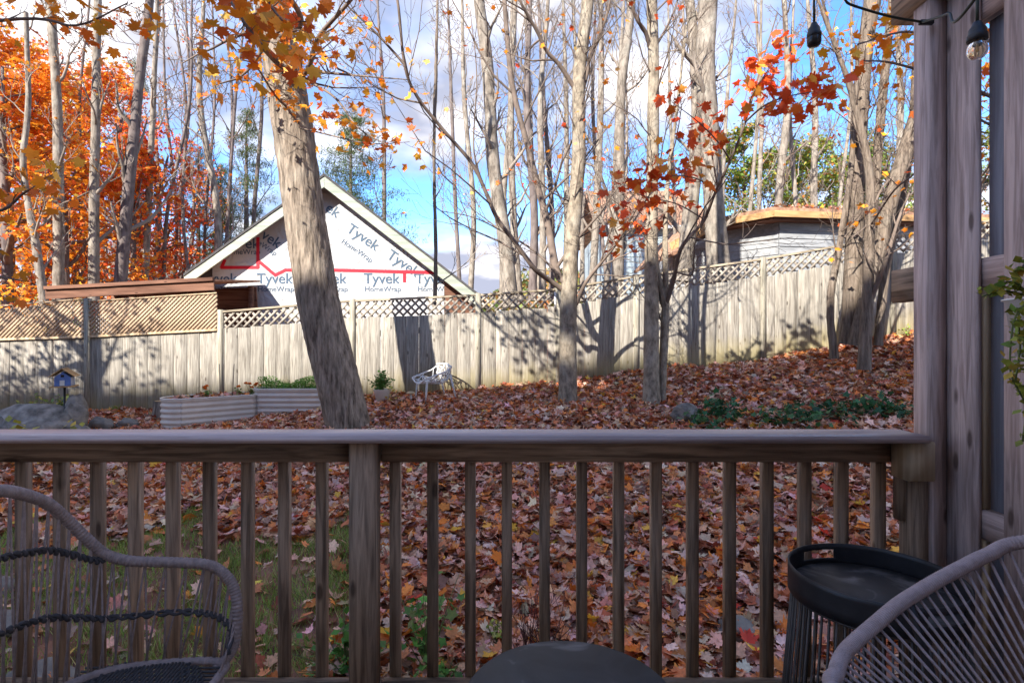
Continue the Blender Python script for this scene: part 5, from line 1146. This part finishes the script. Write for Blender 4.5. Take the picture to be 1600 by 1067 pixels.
# ------------------------------------------------------------------ deck furniture
def coil(pts, r, pitch, closed=False):
    """tube wrapped in cord: radius rises and falls once for each turn of the cord"""
    L = np.linalg.norm(np.diff(pts, axis=0), axis=1).sum(); n = int(L / pitch) * 4; c = catmull(pts, n, closed)
    rad = r * (.93 + .17 * np.abs(np.cos(np.arange(n) * math.pi / 4))); return c, rad
def rope_chair_left():
    g = empty('rope_armchair', (-1.1, 1.38, 0), 'taupe rope armchair with high back and dark braided bands near the railing', 'chair'); o = tuple(g.location); Yc = 1.38
    far = [np.array([-.885, 1.70, .405]), P(366, 1005, 1.72), P(371, 955, 1.73), P(364, 915, 1.74), P(344, 891, 1.74), P(318, 881, 1.74), P(262, 878, 1.74), P(205, 876, 1.74), P(166, 866, 1.73), P(136, 842, 1.70), P(105, 812, 1.66), P(75, 787, 1.60), P(40, 773, 1.52)]
    back = np.array([-1.33, Yc, 1.01])
    mir = [np.array([q[0], 2 * Yc - q[1], q[2]]) for q in far[::-1]]
    key = far + [P(0, 766, 1.44), back, ] + [np.array([P(0, 766, 1.44)[0], 2 * Yc - 1.44, P(0, 766, 1.44)[2]])] + mir
    c, rad = coil(key, .0155, .0105); tb = TB(); tb.tube(c, rad, 10); tb.build('rim', M['rope'], g, origin=o)
    # seat hoop
    zs = .405; hoop = [(-.862, Yc + .24), (-.885, Yc + .315), (-1.0, Yc + .325), (-1.2, Yc + .28), (-1.3, Yc + .16), (-1.32, Yc), (-1.3, Yc - .16), (-1.2, Yc - .28), (-1.0, Yc - .325), (-.885, Yc - .315), (-.862, Yc - .24), (-.855, Yc)]
    hp = [np.array([x, y, zs]) for x, y in hoop]; hc = catmull(hp, 400, True); tb = TB(); tb.tube(hc, .0125 * (1 + .08 * np.cos(np.arange(400) * 2.1)), 8, closed=True); tb.build('seat_hoop', M['rope'], g, origin=o)
    # woven seat: overlapping strands
    tb = TB(); hx = np.array(hoop)
    for k, x in enumerate(np.arange(-1.29, -.87, .011)):
        ws = .315 * math.sqrt(max(0, 1 - ((x + 1.09) / .235) ** 4)); ys_ = np.linspace(-ws, ws, 40)
        tb.tube(np.column_stack([np.full(40, x), Yc + ys_, zs + .004 + .004 * np.sin(ys_ * 190 + (k % 2) * math.pi) - .02 * (1 - (ys_ / .315) ** 2)]), .0042, 5)
    for k, y in enumerate(np.arange(-.3, .31, .0165)):
        xs_ = np.linspace(-1.29, -.875, 30); tb.tube(np.column_stack([xs_, np.full(30, Yc + y), np.full(30, zs + .002 - .02 * (1 - (y / .315) ** 2))]), .004, 4)
    tb.build('woven_seat', M['ropedark'], g, origin=o)
    # upright cords from rim to hoop, in pairs that cross slightly
    n = len(c); m1 = .06; ts = np.linspace(m1, 1 - m1, 46); tops = []; bots = []
    tb = TB()
    # hoop parameter: from front far corner (0) round the back to front near corner
    hh = hc[:int(400 * 10 / 12)]
    def H(u): return hh[int(np.clip(u, 0, 1) * (len(hh) - 1))]
    def U(t):
        w = (t - m1) / (1 - 2 * m1); return .5 * (2 * w) ** .68 if w < .5 else 1 - .5 * max(0, 2 - 2 * w) ** .68
    for i, t in enumerate(ts):
        a = c[int(t * (n - 1))]; u = U(t)
        for s in (-.012, .012):
            b = H(u + s); tb.tube([a + (0, 0, .012), a, a * .5 + b * .5, b], .0031, 5)
    tb.build('cords', M['rope'], g, origin=o)
    def band(f0, f1, t0, t1, n_=70):
        P_ = []
        for t in np.linspace(t0, t1, n_):
            a = c[int(t * (n - 1))]; b = H(U(np.clip(t, m1, 1 - m1))); f = f0(t) if callable(f0) else f0; P_.append(a * (1 - f) + b * f)
        return np.array(P_)
    for fn, t0, t1, nm in ((lambda t: .5 if .2 > t or t > .8 else .5 + .12 * math.sin((t - .2) / .6 * math.pi), .05, .95, 90), (lambda t: .3 * math.sin((t - .28) / .44 * math.pi) ** .6 if .28 < t < .72 else 0, .285, .715, 60)):
        q = band(fn, 0, t0, t1, nm); qq = catmull(q, nm * 4); k = np.arange(len(qq)); tb = TB()
        for ph in (0, math.pi):
            off = np.column_stack([.004 * np.cos(k * .55 + ph), .004 * np.sin(k * .55 + ph), .005 * np.sin(k * .55 + ph)]); tb.tube(qq + off, .0055 * (1 + .25 * np.cos(k * .79)), 6)
        tb.build('braided_band', M['ropedark'], g, origin=o)
    for x, y, dx, dy in ((-.9, Yc + .31, .04, .03), (-.9, Yc - .31, .04, -.03), (-1.24, Yc + .2, -.08, .04), (-1.24, Yc - .2, -.08, -.04)):
        l = TB(); l.tube([(x, y, zs), (x + dx, y + dy, 0.001)], [.012, .011], 8); l.build('leg', M['rope'], g, origin=(x, y, 0))
rope_chair_left()
def rope_chair_right():
    g = empty('rope_tub_chair', (1.05, .85, 0), 'lilac grey rope tub chair with radiating cords next to the black side table', 'chair'); o = tuple(g.location)
    key = [P(1604, 846, 1.22), P(1542, 867, 1.215), P(1505, 885, 1.2), P(1467, 905, 1.185), P(1430, 927, 1.17), P(1400, 947, 1.155), P(1367, 975, 1.135), P(1337, 1001, 1.11), P(1317, 1023, 1.09), P(1307, 1050, 1.05), P(1310, 1090, 1.0),
           (.67, .84, .63), (.77, .64, .6), (.97, .5, .6), (1.2, .5, .66), (1.38, .68, .8), (1.42, .93, .92), (1.32, 1.12, .985)]
    c, rad = coil(np.array([np.array(k, float) for k in key]), .0135, .0095, True); tb = TB(); tb.tube(c, rad, 10, closed=True); tb.build('rim', M['rope2'], g, origin=o)
    bc = np.array([1.17, .9, .44]); n = len(c); a = np.arctan2(c[:, 1] - .84, c[:, 0] - 1.07)
    tb = TB(); K = 54
    for i in range(K):
        k = int(i / K * n); th = a[k]; b = bc + np.array([math.cos(th) * .1, math.sin(th) * .1, 0])
        q = c[k]; tb.tube([q, q * .5 + b * .5 + (0, 0, -.015), b], .0031, 5)
    tb.build('cords', M['rope2'], g, origin=o)
    tb = TB(); ring = [bc + np.array([math.cos(t) * .1, math.sin(t) * .1, 0]) for t in np.linspace(0, 6.283, 40, endpoint=False)]; tb.tube(ring, .009, 8, closed=True); tb.build('seat_ring', M['rope2'], g, origin=o)
    tb = TB(); ring = [np.array([1.08 + math.cos(t) * .27, .84 + math.sin(t) * .27, .012]) for t in np.linspace(0, 6.283, 60, endpoint=False)]; tb.tube(ring, .011, 8, closed=True); tb.build('base_ring', M['black'], g, origin=o)
    for t in (.6, 2.2, 3.8, 5.4):
        k = int(np.argmin(np.abs((a - t + math.pi) % (2 * math.pi) - math.pi))); l = TB(); p0 = c[k]; p1 = np.array([1.08 + math.cos(t) * .27, .84 + math.sin(t) * .27, .012])
        out = p0 * .4 + p1 * .6 + np.array([math.cos(t), math.sin(t), 0]) * -.05
        l.tube(catmull([p0, out, p1], 12), .009, 8); l.build('leg', M['black'], g, origin=o)
rope_chair_right()
def side_table():
    cx, cy, zt, r = 1.112, 1.70, .685, .238
    g = empty('side_table', (cx, cy, 0), 'round black tray side table on a flared cage of thin rods', 'table'); o = (cx, cy, 0)
    # tray wall with two hand holes
    N = 120; zs = [zt - .085, zt - .055, zt - .05, zt - .02, zt - .015, zt]; V = []
    for z in zs:
        for k in range(N): a = k / N * 2 * math.pi; V.append((math.cos(a) * r, math.sin(a) * r, z))
    fs = []
    for i in range(len(zs) - 1):
        for k in range(N):
            a = (k + .5) / N * 360
            hole = any(abs((a - h + 180) % 360 - 180) < w for h in (103, 283) for w in ((15 if i == 2 else (12.5 if i in (1, 3) and False else 0)),))
            if not hole: fs.append((i * N + k, i * N + (k + 1) % N, (i + 1) * N + (k + 1) % N, (i + 1) * N + k))
    me = bpy.data.meshes.new('tray_wall'); me.from_pydata(V, [], fs); me.update()
    for p in me.polygons: p.use_smooth = True
    w = obj('tray_wall', me, M['black'], g, o); s = w.modifiers.new('s', 'SOLIDIFY'); s.thickness = .005; s.offset = -1
    tb = TB(); tb.tube([(cx, cy, zt - .075), (cx, cy, zt - .066)], r - .004, 72); tb.build('tray_floor', M['table'], g, False, o)
    for z, rr in ((zt - .09, r - .012), (.012, r + .035)):
        tb = TB(); tb.tube([(cx + math.cos(t) * rr, cy + math.sin(t) * rr, z) for t in np.linspace(0, 6.283, 60, endpoint=False)], .006, 8, closed=True); tb.build('ring', M['rod'], g, origin=o)
    for k in range(64):
        t = k / 64 * 6.283; t2 = t + (.02 if k % 2 else -.02)
        tb = TB(); tb.tube([(cx + math.cos(t) * (r - .012), cy + math.sin(t) * (r - .012), zt - .09), (cx + math.cos(t2) * (r + .035), cy + math.sin(t2) * (r + .035), .012)], .0033, 5); tb.build('rod', M['rod'], g, origin=o)
side_table()
def round_table():
    cx, cy, zt, r = (890 - 800) / F * 1.4, 1.385, .5, .268
    g = empty('coffee_table', (cx, cy, 0), 'low round table with a dark grey top marked by pale water stains', 'table'); o = (cx, cy, 0)
    tb = TB(); tb.tube([(cx, cy, zt - .022), (cx, cy, zt - .004), (cx, cy, zt)], [r, r, r - .004], 96); tb.build('table_top', M['table'], g, False, o)
    tb = TB(); tb.tube([(cx + math.cos(t) * (r - .05), cy + math.sin(t) * (r - .05), zt - .03) for t in np.linspace(0, 6.283, 60, endpoint=False)], .009, 8, closed=True); tb.build('ring', M['black'], g, origin=o)
    for k in range(4):
        t = .8 + k * math.pi / 2; tb = TB(); tb.tube([(cx + math.cos(t) * (r - .05), cy + math.sin(t) * (r - .05), zt - .028), (cx + math.cos(t) * (r - .02), cy + math.sin(t) * (r - .02), .001)], .011, 8); tb.build('leg', M['black'], g, origin=o)
round_table()
def lathe(name, prof, c, mat, parent, n=28):
    V = np.array([[rr * math.cos(a), rr * math.sin(a), z] for rr, z in prof for a in np.arange(n) * 2 * math.pi / n]); i = np.arange(len(prof) - 1)[:, None]; j = np.arange(n)[None]
    q = np.stack([i * n + j, i * n + (j + 1) % n, (i + 1) * n + (j + 1) % n, (i + 1) * n + j], -1).reshape(-1, 4); return obj(name, arr_mesh(name, V, [q], smooth=True), mat, parent, c)
def string_lights():
    g = empty('string_lights', (1.46, 1.94, 2.58), 'string lights on a dark cord with hanging sockets tied to the screen post', 'string lights'); o = tuple(g.location)
    att = P(1441, 35, 1.93)
    a = [np.array([-.6, 2.0, 2.72]), np.array([.3, 1.9, 2.66]), P(1272, -16, 1.86), P(1330, 8, 1.9), P(1390, 26, 1.92), att]; b = [att, P(1480, 22, 1.72), P(1527, -6, 1.42), np.array([1.1, .7, 2.6]), np.array([1.0, -.6, 2.72])]
    tb = TB(); tb.tube(catmull(a, 60), .0042, 8); tb.tube(catmull(b, 50), .0042, 8); tb.build('cord', M['green_wire'], g, origin=o)
    box('hook', att[0] - .006, 1.4705, att[1] - .004, att[1] + .012, att[2] - .006, att[2] + .008, M['black'], g, .001)
    for (px, py0, Y, dark) in ((1272, -16, 1.86, True), (1527, -6, 1.42, False)):
        t = P(px, py0, Y); s = (Y / F)
        tb = TB(); zt = CAMZ - ((36 if dark else 34) - 533.5) * s; tb.tube([t, (t[0], t[1], zt)], .0038, 8); tb.build('drop_cord', M['green_wire'], g, origin=tuple(t))
        so = lathe('socket', [(.001, 0), (.009, -.002), (.013, -.012), (.0185, -.02), (.02, -.034), (.0225, -.036), (.0225, -.05), (.018, -.052), (.001, -.05)], (t[0], t[1], zt), M['black'], g)
        prof = [(.013, -.046), (.0165, -.054), (.0215, -.066), (.0225, -.076), (.02, -.086), (.013, -.094), (.001, -.097)]
        if not dark: lathe('bulb', prof, (t[0], t[1], zt), M['glass'], g); lathe('filament_stem', [(.001, -.05), (.004, -.052), (.003, -.07), (.006, -.076), (.001, -.08)], (t[0], t[1], zt), M['batten'], g, 10)
        else: lathe('bulb', [(rr * 1.0, z) for rr, z in [(.0215, -.045), (.0225, -.06), (.0215, -.072), (.016, -.079), (.001, -.08)]], (t[0], t[1], zt), plain('smoked_bulb', (.03, .026, .024), .15, bump=0, var=.5, scale=30), g)
string_lights()
def planter():
    r = np.random.default_rng(95); c = np.array([1.375, 1.41, 1.5]); g = empty('wall_planter', (1.375, 1.41, 1.36), 'white wall planter with trailing yellow green vine on a black bracket', 'planter'); o = tuple(g.location)
    lathe('pot', [(.001, -.15), (.07, -.15), (.092, -.005), (.098, -.004), (.098, .0), (.088, 0), (.075, -.03), (.001, -.03)], tuple(c), M['pot'], g, 40)
    tb = TB(); tb.tube(catmull([(1.531, 1.4, 1.57), (1.47, 1.4, 1.58), (1.41, 1.41, 1.565), (1.36, 1.41, 1.55), (1.33, 1.43, 1.58), (1.355, 1.42, 1.6)], 40), .011, 8); tb.tube([(1.529, 1.4, 1.35), (1.529, 1.4, 1.62)], .012, 8); tb.tube([(1.529, 1.4, 1.49), (1.46, 1.405, 1.485)], .009, 8); tb.build('bracket', M['black'], g, origin=o)
    tb = TB(); pos = []
    vines = [[(1620, 470), (1590, 458), (1565, 455), (1535, 463)], [(1625, 475), (1600, 452), (1580, 440), (1552, 447)], [(1610, 472), (1592, 490), (1594, 540), (1586, 600)], [(1620, 480), (1600, 520), (1608, 600), (1598, 690)], [(1605, 470), (1585, 500), (1578, 560), (1582, 590), (1600, 625)], [(1640, 470), (1600, 420), (1585, 425)]]
    for k, v in enumerate(vines):
        q = catmull([P(x, y, 1.33 - .012 * k) for x, y in v], 24); tb.tube(q, .0022, 5)
        for p in q[4:]:
            for _ in range(2): pos.append(p + r.normal(0, .008, 3))
    tb.build('vine', M['green_stem'], g, origin=o); pos = np.array(pos); n = len(pos)
    v, f, cc = leaf_arrays(LQ, pos, r.uniform(.012, .027, n), r.random(n) * 6.28, r.normal(-.4, .6, n), r.normal(0, .5, n), r.normal(0, .3, n), np.zeros(n), pick([(.5, (.32, .34, .05)), (.3, (.2, .26, .05)), (.2, (.5, .36, .06))], n))
    tag(obj('foliage', arr_mesh('foliage', v, [f], cc), M['green'], g), kind='stuff')
    p = c - np.array([0, 0, .035]); tb = TB(); tb.tube([p, p + (0, 0, .008)], .076, 24); tb.build('soil', M['soil'], g, False, o)
planter()
